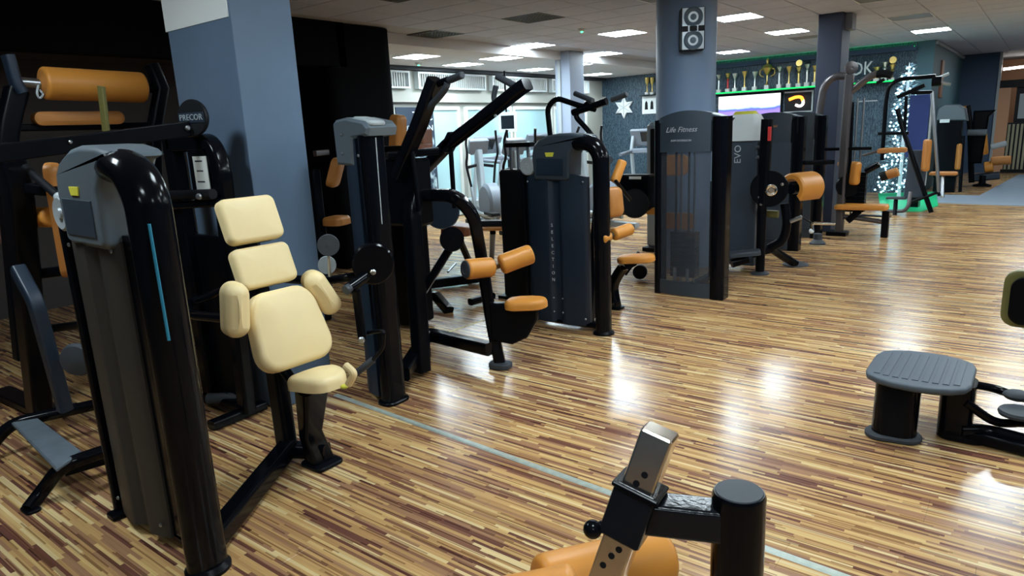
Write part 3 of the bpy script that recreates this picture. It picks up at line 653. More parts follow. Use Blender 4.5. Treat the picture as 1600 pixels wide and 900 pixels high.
# ---------------------------------------------------------------- towers with a smoked window (row behind)
M_['smoke'] = mat('smoked_acrylic', (0.055, 0.065, 0.080), 0.12, alpha=0.48)
M_['slatepanel'] = mat('slate_panel', (0.042, 0.058, 0.080), 0.4)
def window_tower(t, x0, x1, y, h, texts, smoke='smoke', back=False):
    W = x1-x0; xc = (x0+x1)/2
    def front(x): u = (x-xc)/(W/2); return y-.055*(1-u*u)
    def arch(x): u = (x-xc)/(W/2); return h-.075*u*u
    def curved(za, zb, xa, xb, th, name, m, top=False, inset=0.0):
        n = 12; vs_ = []; fs = []
        for i in range(n+1):
            x = xa+(xb-xa)*i/n; yy = front(x)+inset
            zt = arch(x) if top else zb
            vs_ += [(x, yy, za), (x, yy, zt), (x, yy+th, zt), (x, yy+th, za)]
        for i in range(n):
            a = 4*i
            for k in range(4): fs.append((a+k, a+4+k, a+4+(k+1) % 4, a+(k+1) % 4))
        fs += [(0, 1, 2, 3), (4*n+3, 4*n+2, 4*n+1, 4*n)]
        return MB().add(vs_, fs).build(name, m, t, smooth=40)
    hd = curved(h-.34, h, x0+.05, x1-.13, .03, 'header', 'capdark', True)
    for txt, size, dz, m in texts:
        text_part('lettering', txt, size, V(xc-.06, front(xc-.06)-.002, h-dz), (1, 0, 0), (0, 0, 1), m, hd, .001, shear=.35 if 'Life' in txt else 0)
    curved(.13, h-.34, x0+.05, x1-.13, .006, 'window', smoke, False, .012)
    curved(.01, .13, x0+.03, x1-.11, .03, 'kick_panel', 'capdark')
    # right column, left column
    MB().sweep([V(x1-.065, y+.05, 0), V(x1-.065, y+.05, h-.06)], rrect(.13, .20, .055, 6), up=(0, 1, 0)).build('column', 'black', t)
    MB().sweep([V(x0+.03, y+.05, 0), V(x0+.03, y+.05, h-.07)], rrect(.06, .16, .025, 4), up=(0, 1, 0)).build('column', 'black', t)
    MB().plate([(x0, h-.075), (x0+.15, h-.03), (xc, h), (x1-.15, h-.03), (x1, h-.075), (x1-.02, h-.10), (x0+.02, h-.10)], (0, y+.075, 0), (1, 0, 0), (0, 0, 1), .20, .01).build('top_cap', 'capdark', t, smooth=50)
    # guide rods and weight stack behind the window
    for dx in (-.16, -.11, -.04, .01): MB().cyl(V(xc+dx, y+.08, .10), V(xc+dx, y+.08, h-.2), .010, 8).build('guide_rod', 'steel' if dx in (-.11, .01) else 'satin', t)
    for k in range(9): MB().box(V(xc-.19, y+.03, .16+.045*k), V(xc+.04, y+.14, .16+.045*k+.041), .004).build('weight_plate', 'satin', t)
    for dx in (-.14, -.02): MB().cyl(V(xc+dx, y+.02, .10), V(xc+dx, y+.02, .24), .014, 10).build('stack_bumper', 'lightgrey', t)
    if back: MB().box(V(x0+.05, y+.15, .05), V(x1-.12, y+.16, h-.15)).build('rear_panel', 'shroud', t)
    return t
t = thing('arm_extension_machine', 'tall black machine tower with arched top and smoked window in front of the round pillar', 'gym machine', (-2.37, 5.7, 0))
window_tower(t, -2.70, -2.055, 5.60, 1.60, [('Life Fitness', .062, .155, 'silverprint'), ('ARM EXTENSION', .024, .245, 'silverprint')])
# its seat side, left and behind: dark housing with tan pads
MB().obox(PY(995, 300, 6.0), (.34, .16, .34), np.eye(3), .03).build('cam_housing', 'satin', t)
MB().lathe(PY(992, 318, 5.9), (.3, -1, 0), [(0, -.02), (.13, -.02), (.14, -.01), (.14, .01), (.13, .02), (0, .02)], 28).build('cam_disc', 'matte', t)
MB().box(PY(986, 278, 5.85)-V(.02, .0, .012), PY(998, 278, 5.85)+V(.02, .01, .012)).build('warning_label', 'paper', t, smooth=0)
MB().pad(PY(1055, 258, 6.35), (.20, .26, .08), basis((0, 0, 1), (1, 0, 0)), .05, .03, .006).build('chest_pad', 'tan', t)
MB().pad(PY(1060, 345, 6.35), (.16, .34, .08), basis((0, 0, 1), (1, 0, 0)), .05, .03, .006).build('seat', 'tan', t)
MB().pad(PY(1019, 330, 6.0), (.10, .10, .06), basis((1, 0, 0), (0, 1, 0)), .03, .02, .004).build('elbow_pad', 'tan', t)
MB().bar([PY(1000, 395, 6.1), PY(975, 428, 6.0)], .06, .05, rr=.01).build('base_rail', 'black', t)
MB().bar([V(-2.45, 6.35, .03), V(-2.45, 6.35, .95)], .07, .06, rr=.01).build('seat_post', 'black', t)
MB().bar([V(-2.45, 5.7, .04), V(-2.45, 6.40, .04)], .07, .05, rr=.01).build('base_rail', 'black', t)
MB().lathe(PY(1000, 425, 6.0), (.3, -1, 0), [(0, -.02), (.07, -.02), (.07, .02), (0, .02)], 22).build('pulley', 'satin', t)
# ---------------------------------------------------------------- white-topped machine with round tan roll
t = thing('leg_curl_machine', 'white-capped grey machine lettered EVO with a tan half-round roll', 'gym machine', (-2.3, 6.95, 0))
Y = 6.85
body = [PY(1147, 216, Y), PY(1181, 216, Y), PY(1177, 402, Y), PY(1143, 402, Y)]
MB().box(V(-2.52, Y, .05), V(-2.215, Y+.16, 1.30), .015).build('tower', 'slatepanel', t)
MB().sweep([V(-2.37, Y+.08, 1.30), V(-2.37, Y+.08, 1.50), V(-2.37, Y+.08, 1.555)], rrect(.33, .20, .06, 5), up=(0, 1, 0), scale=[1, 1, .82]).build('head_cap', 'white', t, smooth=50)
MB().sweep([V(-2.37, Y+.08, 1.555), V(-2.37, Y+.08, 1.585)], rrect(.24, .14, .05, 5), up=(0, 1, 0), scale=[1, .8]).build('head_top', 'yellow', t)
MB().box(PY(1150, 197, Y-.012), PY(1161, 195.5, Y-.012)+V(0, .004, 0)).build('logo', 'red', t, smooth=0)
text_part('lettering', 'EVO', .095, PY(1153, 241, Y-.002), (0, 0, 1), (-1, 0, 0), 'letter', t, .001)
MB().box(V(-2.20, Y+.02, .75), V(-2.155, Y+.12, 1.30), .008).build('weight_guide', 'satin', t)
for p in ((1184, 230), (1184, 246)): bolt(t, PY(*p, Y-.01), (0, -1, 0), .018)
pb = PZ(1187, 428, 0)
MB().cyl(pb, pb+V(0, 0, .72), .045, 18).build('post', 'satin', t)
MB().sweep([pb+V(0, 0, .70), pb+V(.02, 0, 1.5)], rrect(.10, .10, .03), up=(0, 1, 0)).build('post', 'satin', t)
MB().box(PY(1201, 198, 6.68)-V(.006, 0, 0), PY(1203, 220, 6.68)+V(.006, .02, 0)).build('marker', 'red', t, smooth=0)
MB().lathe(pb, UP, [(0, 0), (.09, 0), (.09, .012), (.05, .03), (0, .03)], 22).build('foot', 'rubber', t)
cd_ = MB().lathe(PY(1202, 295, 6.75), (.35, -.94, 0), [(0, -.03), (.165, -.03), (.175, -.02), (.175, .01), (.168, .018), (.03, .018), (0, .018)], 34).build('cam_disc', 'satin', t)
MB().lathe(PY(1205, 297, 6.72), (.35, -.94, 0), [(0, -.005), (.056, -.005), (.056, .008), (.045, .014), (.030, .010), (.022, .018), (0, .018)], 22).build('bearing', 'chrome', cd_)
for p in ((1222, 288), (1186, 308), (1189, 319)): bolt(cd_, PY(*p, 6.71), (.35, -.94, 0), .015)
# half-round roll
a = PY(1240, 296, 6.86); ax = unit(V(.42, .91, .02)); s_ = np.cross(ax, UP); out = []
for k in range(15):
    th = math.radians(-48+13*k); out.append((.150*math.cos(th), .150*math.sin(th)))
for k in range(14, -1, -1):
    th = math.radians(-48+13*k); out.append((.085*math.cos(th), .085*math.sin(th)))
lr = MB().plate(out, a+ax*.15-s_*.03, s_, UP, .30, .014).build('leg_roll', 'tan', t, smooth=40)
MB().cyl(a-s_*.03, a+ax*.29-s_*.03, .05, 16).build('roll_core', 'satin', lr)
MB().tube(smooth_path([PY(1226, 318, 6.9), PY(1229, 350, 6.9), PY(1222, 375, 6.9), PY(1202, 388, 6.9)]), .045, n=12).build('curved_arm', 'satin', t)
ck = MB().tube([PY(1235, 346, 6.8), PY(1253, 339, 6.8)], .020).build('crank', 'steel', t)
MB().tube([PY(1253, 340, 6.8), PY(1268, 348, 6.8)], .008).build('link', 'satin', ck)
MB().tube([PY(1270, 361, 6.8), PY(1269, 349, 6.8), PY(1276, 349, 6.8), PY(1305, 350, 6.8)], .014, .02).build('handle', 'chrome', t)
MB().sphere(PY(1268, 361, 6.8), .024).build('handle_knob', 'white', t)
MB().tube([PY(1205, 388, 6.9), PY(1222, 400, 7.1), PZ(1243, 412, .03)], .042, n=14).build('brace', 'black', t)
MB().lathe(PZ(1243, 414, 0), UP, [(0, 0), (.13, 0), (.13, .01), (.08, .03), (0, .03)], 22).build('foot', 'rubber', t)
MB().bar([PY(1176, 398, 6.75), PY(1206, 390, 6.9)], .05, .06, rr=.012).build('base_rail', 'black', t)
MB().bar([PY(1176, 332, 6.95), PY(1216, 335, 6.95)], .06, .07, rr=.012).build('seat_edge', 'olive', t)
MB().pad(PY(1163, 396, 6.55), (.30, .16, .05), basis((1, .35, .12), (-.35, 1, 0)), .03, .02, .003).build('foot_pad', 'rubber', t)
MB().bar([PY(1143, 412, 6.5), PY(1168, 404, 6.6)], .09, .08, rr=.03).build('lever', 'satin', t)
# ---------------------------------------------------------------- two further window towers
for (yy, lab, nm) in ((8.15, 'slate machine tower with smoked window standing right behind the tan half-round roll', 'leg_extension_machine'), (9.12, 'narrow visible black tower edge in front of the dark square column', 'chest_press_machine')):
    t = thing(nm, lab, 'gym machine', (-2.4, yy+.1, 0))
    window_tower(t, -2.79, -2.13, yy, 1.57, [('Life Fitness', .05, .15, 'tan'), ('SEATED', .024, .24, 'silverprint')] if yy < 9 else [], 'slatepanel')
    MB().bar([V(-2.35, yy+.1, .04), V(-2.35, yy+.62, .04)], .07, .06, rr=.012).build('base_rail', 'black', t)
    MB().bar([V(-2.35, yy+.40, .04), V(-2.38, yy+.42, .85)], .08, .07, rr=.015).build('pillar', 'satin', t)
    if yy < 9:
        MB().bar([V(-2.20, yy+.36, .98), V(-1.90, yy+.46, .98)], .05, .05, rr=.012).build('cross_arm', 'satin', t)
        MB().lathe(V(-2.05, yy+.52, .03), UP, [(0, -.03), (.09, -.03), (.09, -.01), (.05, .03), (.05, .10), (0, .10)], 18).build('foot', 'rubber', t)
# ---------------------------------------------------------------- bronze-tube press machine
t = thing('press_machine', 'press machine with bronze-grey overhead tubes in front of the dark square column', 'gym machine', (-1.9, 9.45, 0))
Y = 9.45
MB().tube([PY(1272, 300, Y), PY(1279, 185, Y), PY(1287, 135, Y), PY(1303, 119, Y), PY(1322, 119, Y)], .045, .12, n=14).build('side_tube', 'tube', t)
MB().bar([V(-1.98, Y, .05), V(-1.98, Y, 1.40), V(-1.97, Y, 1.98)], .11, .10, .1, rr=.03).build('main_post', 'tube', t)
MB().lathe(PY(1330, 106, Y), (.6, -.8, 0), [(0, -.02), (.075, -.02), (.08, 0), (.075, .02), (.03, .025), (0, .02)], 24, ).build('top_pulley', 'tube', t)
MB().tube([PY(1325, 147, Y), PY(1345, 130, Y), PY(1362, 118, Y), PY(1372, 115, Y)], .042, .08).build('press_arm', 'tube', t)
ga = MB().tube([PY(1370, 116, Y), PY(1385, 115, Y), PY(1394, 118, Y)], .045, .05).build('grip', 'matte', t)
MB().tube([PY(1382, 124, Y), PY(1370, 130, Y)], .02).build('grip', 'matte', t)
MB().bar([PY(1322, 300, Y+.05), PY(1328, 160, Y+.05)], .06, .10, rr=.015).build('weight_guide', 'satin', t)
for dx in (.10, .17): MB().cyl(V(-1.98+dx, Y+.1, .2), V(-1.98+dx, Y+.1, 1.7), .012, 8).build('guide_rod', 'steel', t)
for k in range(10): MB().box(V(-1.95, Y+.04, .30+.05*k), V(-1.72, Y+.16, .345+.05*k), .004).build('weight_plate', 'satin', t)
MB().tube([PY(1262, 234, Y), PY(1348, 232, Y), PY(1362, 232, Y)], .020, .04).build('handle_bar', 'satin', t)
MB().tube([PY(1348, 243, Y), PY(1358, 240, Y), PY(1376, 235, Y)], .016, .03).build('arm_rest_bar', 'tube', t)
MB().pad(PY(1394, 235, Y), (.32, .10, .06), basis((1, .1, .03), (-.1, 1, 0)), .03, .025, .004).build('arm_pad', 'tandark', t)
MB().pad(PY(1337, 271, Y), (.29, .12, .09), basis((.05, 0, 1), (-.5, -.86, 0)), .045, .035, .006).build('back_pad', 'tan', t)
MB().pad(PY(1322, 256, Y+.2), (.20, .08, .06), basis((1, 0, 0), (0, 1, 0)), .03, .02, .004).build('shoulder_pad', 'tandark', t)
MB().cyl(PY(1352, 268, Y), PY(1374, 256, Y), .04, 16, ch=.01).build('lever', 'black', t)
roller(MB(), PY(1384, 274, Y), PY(1404, 268, Y), .055).build('leg_roller', 'tandark', t)
MB().cyl(PY(1376, 277, Y), PY(1386, 273, Y), .058, 18).build('roller_cap', 'matte', t)
MB().lathe(PY(1325, 290, Y), (.5, -.85, 0), [(0, -.02), (.14, -.02), (.15, 0), (.14, .02), (0, .02)], 26).build('cam_disc', 'satin', t)
MB().pad(PY(1346, 323, Y), (.60, .28, .065), basis((1, .06, 0), (-.06, 1, 0)), .05, .028, .006).build('seat', 'tan', t)
MB().bar([PY(1342, 330, Y), PY(1325, 345, Y)], .10, .08, rr=.02).build('seat_bracket', 'satin', t)
MB().tube([PY(1310, 337, Y), PY(1355, 343, Y), PY(1380, 347, Y)], .030).build('base_rail', 'tube', t)
MB().box(V(-2.12, Y-.10, 0), V(-1.88, Y+.10, .05), .01).build('foot', 'satin', t)
MB().box(V(-1.50, Y-.04, 0), V(-1.42, Y+.04, .33), .01).build('foot', 'satin', t)
# ---------------------------------------------------------------- knee-raise station with crossed frame
t = thing('knee_raise_station', 'open tube-frame station with a grey back panel and tan seat on the green-lit mat', 'gym machine', (-1.4, 12.0, 0))
Y = 11.9
ft = PZ(1455, 332, .02)
MB().tube([PY(1402, 170, Y), PY(1410, 200, Y), ft], .034, .08).build('diagonal_leg', 'satin', t)
MB().tube([PY(1378, 250, Y), PY(1384, 160, Y), PY(1388, 135, Y), PY(1404, 124, Y), PY(1462, 119, Y)], .030, .12).build('top_rail', 'satin', t)
MB().tube([PY(1402, 152, Y), PY(1445, 133, Y)], .030).build('brace', 'satin', t)
MB().tube([PY(1424, 145, Y), PY(1457, 144, Y)], .028).build('brace', 'satin', t)
MB().tube([PY(1416, 150, Y), PY(1413, 215, Y)], .024).build('upright', 'satin', t)
MB().tube([PY(1372, 209, Y), PY(1420, 208, Y)], .024).build('cross_rail', 'satin', t)
MB().tube([PY(1456, 143, Y), PY(1463, 240, Y), PY(1467, 300, Y)], .026).build('upright', 'steel', t)
MB().lathe(PY(1464, 127, Y), (1, 0, 0), [(0, -.06), (.07, -.06), (.07, .06), (0, .06)], 16).build('joint', 'satin', t)
MB().tube([PY(1464, 127, Y), PY(1478, 131, Y), PY(1486, 132, Y)], .022).build('grip', 'steel', t)
MB().tube([PY(1466, 122, Y+.3), PY(1483, 115, Y+.3)], .022).build('grip', 'lightgrey', t)
MB().plate([(-.13, -.36), (.13, -.36), (.15, .36), (-.11, .36)], PY(1430, 272, Y+.15), (1, 0, 0), (0, 0, 1), .05, .012).build('grey_panel', 'slatepanel', t)
MB().tube([PY(1384, 330, Y), PY(1418, 330, Y-.3), PY(1423, 300, Y-.2)], .028, .15).build('lower_loop', 'tube', t)
MB().tube([PY(1418, 318, Y), PY(1440, 310, Y), PY(1466, 300, Y), PY(1468, 306, Y)], .022, .05).build('step_bar', 'satin', t)
MB().tube([PY(1400, 310, Y), PY(1398, 338, Y-.25)], .030).build('step_post', 'satin', t)
MB().box(PY(1388, 309, Y)-V(.02, .08, .015), PY(1414, 309, Y)+V(.02, .08, .01), .005).build('step_plate', 'rubber', t)
MB().bar([PY(1340, 338, Y-.5), PY(1392, 340, Y-.5)], .10, .05, rr=.015).build('foot_bar', 'satin', t)
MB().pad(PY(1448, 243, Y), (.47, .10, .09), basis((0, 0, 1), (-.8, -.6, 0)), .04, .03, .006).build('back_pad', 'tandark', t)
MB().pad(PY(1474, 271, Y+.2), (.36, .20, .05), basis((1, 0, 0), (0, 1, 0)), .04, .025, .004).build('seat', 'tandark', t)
MB().tube([PY(1473, 275, Y+.2), PY(1472, 308, Y+.1)], .028).build('seat_post', 'steel', t)
mtp = [PZ(*p) for p in ((1372, 303), (1462, 300), (1466, 322), (1440, 331), (1376, 330))]
M_['greenlitmat'] = mat('green_lit_mat', (0.02, 0.55, 0.22), 0.35)  # green lamplight on a pale mat, put into its base colour
tag(MB().plate([(p[0], p[1]) for p in mtp], (0, 0, .006), (1, 0, 0), (0, 1, 0), .010).build('floor_mat', 'greenlitmat', smooth=0), 'mat with green light painted into its colour, under the tube-frame station', 'mat')
# blue panel and white board behind
t = thing('blue_screen', 'tall blue fabric panel with a pale edge behind the tube-frame station', 'panel', (-1.6, 12.75, 0))
MB().box(V(-1.75, 12.7, .80), V(-1.47, 12.74, 1.76), .006).build('panel', 'blue', t)
MB().box(V(-1.46, 12.69, .35), V(-1.43, 12.75, 1.72), .006).build('edge_strip', 'lightgrey', t)
MB().box(V(-1.66, 12.60, 0), V(-1.50, 12.86, .80), .01).build('pedestal', 'satin', t)
# ---------------------------------------------------------------- far machines
t = thing('rowing_machine_tower', 'grey-capped black machine tower farther right of the blue panel', 'gym machine', (-1.2, 15.2, 0))
Y = 15.1
a0, a1 = PY(1463, 205, Y), PY(1508, 205, Y)
MB().box(V(a0[0], Y, .28), V(a1[0]-.06, Y+.3, 1.32), .03).build('weight_cover', 'satin', t)
MB().box(V(a0[0]+.02, Y+.05, 0), V(a1[0]-.08, Y+.25, .28), .01).build('base', 'satin', t)
MB().plate([(a0[0]-.04, 1.32), (a1[0]+.02, 1.30), (a1[0]-.03, 1.52), (a1[0]-.14, 1.60), (a0[0]+.10, 1.62), (a0[0]-.02, 1.55)], (0, Y+.14, 0), (1, 0, 0), (0, 0, 1), .34, .04).build('head_cap', 'cap', t, smooth=50)
MB().sweep([PY(1483, 179, Y+.1), PY(1503, 180, Y+.1)], rrect(.12, .05, .02)).build('head_top', 'yellow', t)
MB().box(PY(1468, 192, Y-.04), PY(1484, 186, Y-.035)).build('logo_panel', 'white', t, smooth=0)
MB().pad(PY(1499, 245, Y), (.48, .10, .08), basis((0, 0, 1), (-.8, -.6, 0)), .04, .03, .006).build('back_pad', 'tandark', t)
MB().tube([PY(1505, 212, Y), PY(1500, 300, Y)], .03).build('post', 'satin', t)
t = thing('far_bench_machine', 'dark machine with tan rollers at the end of the row by the navy wall', 'gym machine', (-.8, 16.6, 0))
Y = 16.6
MB().bar([PY(1518, 285, Y), PY(1516, 200, Y), PY(1512, 165, Y)], .12, .10, .1, rr=.03).build('post', 'satin', t)
MB().cyl(PY(1510, 171, Y), PY(1510, 165, Y), .06, 14).build('post_cap', 'tan', t)
MB().plate([(-.10, -.5), (.12, -.5), (.16, .40), (.26, .52), (-.10, .52)], PY(1527, 215, Y), (1, 0, 0), (0, 0, 1), .2, .03).build('weight_cover', 'satin', t)
MB().bar([PY(1512, 207, Y-.2), PY(1542, 207, Y-.2)], .16, .12, rr=.04).build('console', 'cap', t)
MB().pad(PY(1537, 222, Y), (.5, .12, .10), basis((-.15, 0, 1), (-.8, -.6, 0)), .04, .03, .006).build('back_pad', 'tan', t)
MB().cyl(PY(1548, 230, Y-.1), PY(1573, 224, Y-.1), .055, 14, ch=.01).build('grip', 'lightgrey', t)
roller(MB(), PY(1548, 252, Y), PY(1580, 250, Y), .085).build('leg_roller', 'tandark', t)
roller(MB(), PY(1538, 262, Y), PY(1552, 260, Y), .11).build('leg_roller', 'tan', t)
MB().bar([PY(1523, 278, Y), PY(1562, 274, Y)], .25, .14, rr=.04).build('foot_plate', 'shroud', t)
MB().lathe(V(PY(1535, 287, Y)[0], Y-.1, 0), UP, [(0, 0), (.16, 0), (.16, .03), (.06, .06), (.06, .22), (0, .22)], 20).build('foot', 'satin', t)
# ---------------------------------------------------------------- foreground seat adjuster (bottom centre)
M_['cast'] = mat('black_wrinkle_paint', (0.006, 0.007, 0.010), 0.20, spec=0.22, bump=0.35, bscale=90)
M_['usedchrome'] = mat('worn_chrome', (0.70, 0.62, 0.52), 0.18, metal=1.0, mottle=0.12, mscale=30)
t = thing('seat_adjuster', 'worn chrome square post in a black sleeve beside a round black post, bottom centre', 'gym machine', (-.5, 1.0, 0))
cyc = (PZ(1112, 768, .9)+PZ(1198, 768, .9))/2
MB().lathe(V(cyc[0], cyc[1], 0), UP, [(0, 0), (.0435, 0), (.0435, .893), (.0405, .9), (0, .9)], 40).build('round_post', 'black', t)
MB().lathe(V(cyc[0], cyc[1], .9), UP, [(0, 0), (.039, 0), (.038, .002), (0, .002)], 40).build('post_cap', 'rubber', t)
MB().lathe(V(cyc[0], cyc[1], 0), UP, [(0, 0), (.09, 0), (.09, .012), (.05, .02), (0, .02)], 30).build('foot', 'satin', t)
sc = PZ(988, 795, .86); cax = unit(V(.79, .61, 0)*.34+UP); ctop = sc+cax*.150; cbot = sc-cax*.20
# square section turned so that one edge faces the camera side
side = unit(np.cross(cax, V(.15, -.99, 0))); sid2 = np.cross(cax, side)
Rc = np.stack([side, sid2, cax], 1); Lc = np.linalg.norm(ctop-cbot)
ch = MB().obox((ctop+cbot)/2-cax*.10, (.056, .056, Lc+.20), Rc, .005).build('chrome_post', 'usedchrome', t)
for d_, o_ in ((.072, .004), (.092, -.004), (.215, .006), (.232, -.002), (.255, -.010)):
    for sg in (1,):
        c_ = ctop-cax*d_+(-sid2)*.0282*sg+side*o_
        MB().lathe(c_, -sid2, [(0, -.001), (.0058, -.001), (.0058, .0006), (0, .0006)], 12).build('adjustment_hole', 'matte', ch)
sl = MB().obox(sc, (.074, .074, .10), Rc, .006).build('sleeve', 'cast', t)
MB().obox(sc+cax*.045, (.082, .082, .008), Rc, .003).build('sleeve_collar', 'satin', sl)
e1 = V(cyc[0], cyc[1], .842)
MB().bar([sc+unit(e1-sc)*.02+V(0, 0, -.004), e1], .058, .058, rr=.008).build('arm', 'cast', t)
k0 = sc-cax*.01; kd = unit(PZ(926, 827, .83)-k0); kp = PZ(926, 827, .83)
MB().cyl(k0, kp, .0085, 14).build('plunger', 'satin', t)
MB().cyl(k0+kd*.01, k0+kd*.045, .014, 14).build('plunger_collar', 'satin', t)
MB().sphere(kp, .0165, 18).build('knob', 'black', t)
# tan pads below it
def softblob(c, s_, M): return MB().sphere(c, 1.0, 24, s_, M)
a, b = PZ(855, 905, .60), PZ(1050, 880, .56)
roller(MB(), PZ(862, 925, .60)+V(-.03, 0, 0), PZ(1040, 868, .58), .062).build('pad_roll', 'tan', t)
roller(MB(), PZ(752, 955, .60), PZ(905, 925, .63), .055).build('pad_roll', 'tan', t)
MB().tube([V(-.62, 1.12, 0), V(-.62, 1.12, .55), V(-.60, 1.05, .62)], .03, .05).build('pad_stand', 'satin', t)
MB().lathe(V(-.62, 1.12, 0), UP, [(0, 0), (.09, 0), (.09, .012), (.04, .02), (0, .02)], 24).build('foot', 'satin', t)
# ---------------------------------------------------------------- standing platform (right)
t = thing('standing_platform_machine', 'ribbed grey foot platform on a black pedestal with low tubes, at the right edge', 'gym machine', (-.35, 3.6, 0))
M_['platform'] = mat('platform_rubber', (0.060, 0.078, 0.098), 0.5)
pc = V(-.36, 3.63, .285)
out = [(-.215, -.13), (-.20, -.19), (-.15, -.235), (-.08, -.262), (0, -.27), (.08, -.262), (.15, -.235), (.20, -.19), (.215, -.13), (.215, .13), (.20, .19), (.15, .235), (.08, .262), (0, .27), (-.08, .262), (-.15, .235), (-.20, .19), (-.215, .13)]
pf = MB().plate(out, pc, (1, 0, 0), (.02, 1, 0), .035, .010).build('platform', 'platform', t, smooth=50)
for k in range(9):
    x = -.36+(-.16+.04*k); Lr = .20*math.sqrt(max(.05, 1-((-.16+.04*k)/.24)**4))
    MB().bar([V(x, 3.63-Lr, pc[2]+.018), V(x, 3.63+Lr, pc[2]+.018)], .026, .006, rr=.002).build('rib', 'platform', pf)
MB().sweep([V(-.43, 3.46, .012), V(-.43, 3.50, .27)], rrect(.19, .17, .07, 6), up=(0, 1, 0)).build('pedestal', 'black', t)
MB().sweep([V(-.20, 3.62, .012), V(-.20, 3.62, .27)], rrect(.14, .18, .05, 6), up=(0, 1, 0)).build('pedestal', 'black', t)
MB().plate(rrect(.24, .15, .07, 6), (-.43, 3.44, .014), (1, .15, 0), (0, 1, 0), .028, .008).build('foot', 'rubber', t)
MB().plate(rrect(.20, .15, .06, 6), (-.17, 3.60, .012), (1, 0, 0), (0, 1, 0), .024, .008).build('foot', 'satin', t)
MB().tube([V(-.20, 3.75, .22), PZ(1560, 608, .20), PZ(1590, 622, .19), V(.35, 3.86, .18)], .020, .05).build('upper_tube', 'black', t)
MB().sphere(PZ(1590, 618, .2), .045, 14, (1.3, 1, .6)).build('tube_joint', 'rubber', t)
MB().tube([PZ(1508, 628, .20), PZ(1555, 662, .10), PZ(1610, 660, .10), V(.5, 3.6, .10)], .020, .06).build('lower_tube', 'black', t)
MB().tube([PZ(1500, 672, .06), PZ(1540, 672, .06), PZ(1610, 690, .06), V(.6, 3.35, .06)], .030, .05).build('floor_tube', 'black', t)
MB().lathe(PZ(1592, 645, .16), UP, [(0, -.012), (.075, -.012), (.08, 0), (.075, .012), (0, .014)], 28).build('pivot_disc', 'rubber', t)
MB().bar([V(-.20, 3.60, .035), V(.75, 3.42, .035)], .10, .05, rr=.012).build('base_rail', 'satin', t)
MB().bar([V(.62, 3.44, 0), V(.62, 3.50, 1.1)], .09, .07, rr=.015).build('pillar', 'black', t)
po = PY(1612, 470, 3.45)
hp = MB().pad(po+V(0, .03, 0), (.24, .20, .06), basis((0, 0, 1), (1, 0, 0)), .055, .02, .003).build('hip_pad', 'olive', t)
MB().pad(po+V(.008, -.012, 0), (.20, .165, .05), basis((0, 0, 1), (1, 0, 0)), .05, .015, .003).build('pad_face', 'satin', hp)
MB().bar([po+V(.05, .06, 0), V(.62, 3.50, po[2]+.02)], .05, .05, rr=.012).build('pad_arm', 'black', t)
# ================================================================== BACKGROUND
# ---- window side
M_['frost'] = mat('frosted_glass', (0.36, 0.56, 0.60), 0.18, emit=(0.50, 0.88, 0.92), estr=0.07)
M_['mull'] = mat('window_frame_paint', (0.70, 0.72, 0.68), 0.5)
for k, (ya, yb) in enumerate(((8.82, 9.62), (9.90, 11.18), (11.36, 12.64), (12.82, 14.10)), 1):
    wn = MB(); xw = X_WIN
    for a, b in (((ya-.06, .02), (yb+.06, .08)), ((ya-.06, 1.92), (yb+.06, 1.98)), ((ya-.06, .08), (ya, 1.92)), ((yb, .08), (yb+.06, 1.92))):
        wn.box((xw, a[0], a[1]), (xw+.05, b[0], b[1]))
    f = wn.build('window_%d' % k, 'mull', smooth=0); struct(f, 'frosted window with pale frame, number %s from the black pier' % ('first', 'second', 'third', 'fourth')[k-1]); f['_o'] = (0, 0, 0)
    MB().box((xw+.005, ya, .08), (xw+.02, yb, 1.92)).build('pane', 'frost', f, smooth=0)
wall('trim_5', (X_WIN, 6.05, 2.05), (X_WIN+.10, Y_TRO, 2.20), 'cream_wall', 'cream ledge below the air conditioning grilles')
wall('trim_6', (X_WIN, 6.05, HL-.06), (X_WIN+.12, Y_TRO, HL), 'rubber', 'dark pipe run under the lower ceiling')
M_['slat'] = mat('grille_slat', (0.55, 0.58, 0.57), 0.5)
for (ya, yb), l in zip(((7.75, 8.42), (8.62, 10.42), (10.62, 12.46), (12.66, 14.2)), ('short air grille beside the black pier', 'long air grille between the two lit bursts, left', 'long air grille left of the grey square pillar', 'air grille right of the grey square pillar')):
    t = thing('air_grille', l, 'air vent', (X_WIN, ya, 2.28), 'wall air grilles')
    fr_ = MB(); xw = X_WIN
    for a, b in (((ya, 2.27), (yb, 2.30)), ((ya, 2.52), (yb, 2.55)), ((ya, 2.30), (ya+.03, 2.52)), ((yb-.03, 2.30), (yb, 2.52))): fr_.box((xw, *a), (xw+.10, *b))
    fr_.build('frame', 'white', t, smooth=0)
    MB().box((xw+.005, ya+.03, 2.30), (xw+.02, yb-.03, 2.52)).build('backing', 'ventback', t, smooth=0)
    n = int((yb-ya-.08)/.055)
    for i in range(n): MB().box((xw+.03, ya+.05+.055*i, 2.30), (xw+.09, ya+.068+.055*i, 2.52)).build('slat', 'slat', t, smooth=0)
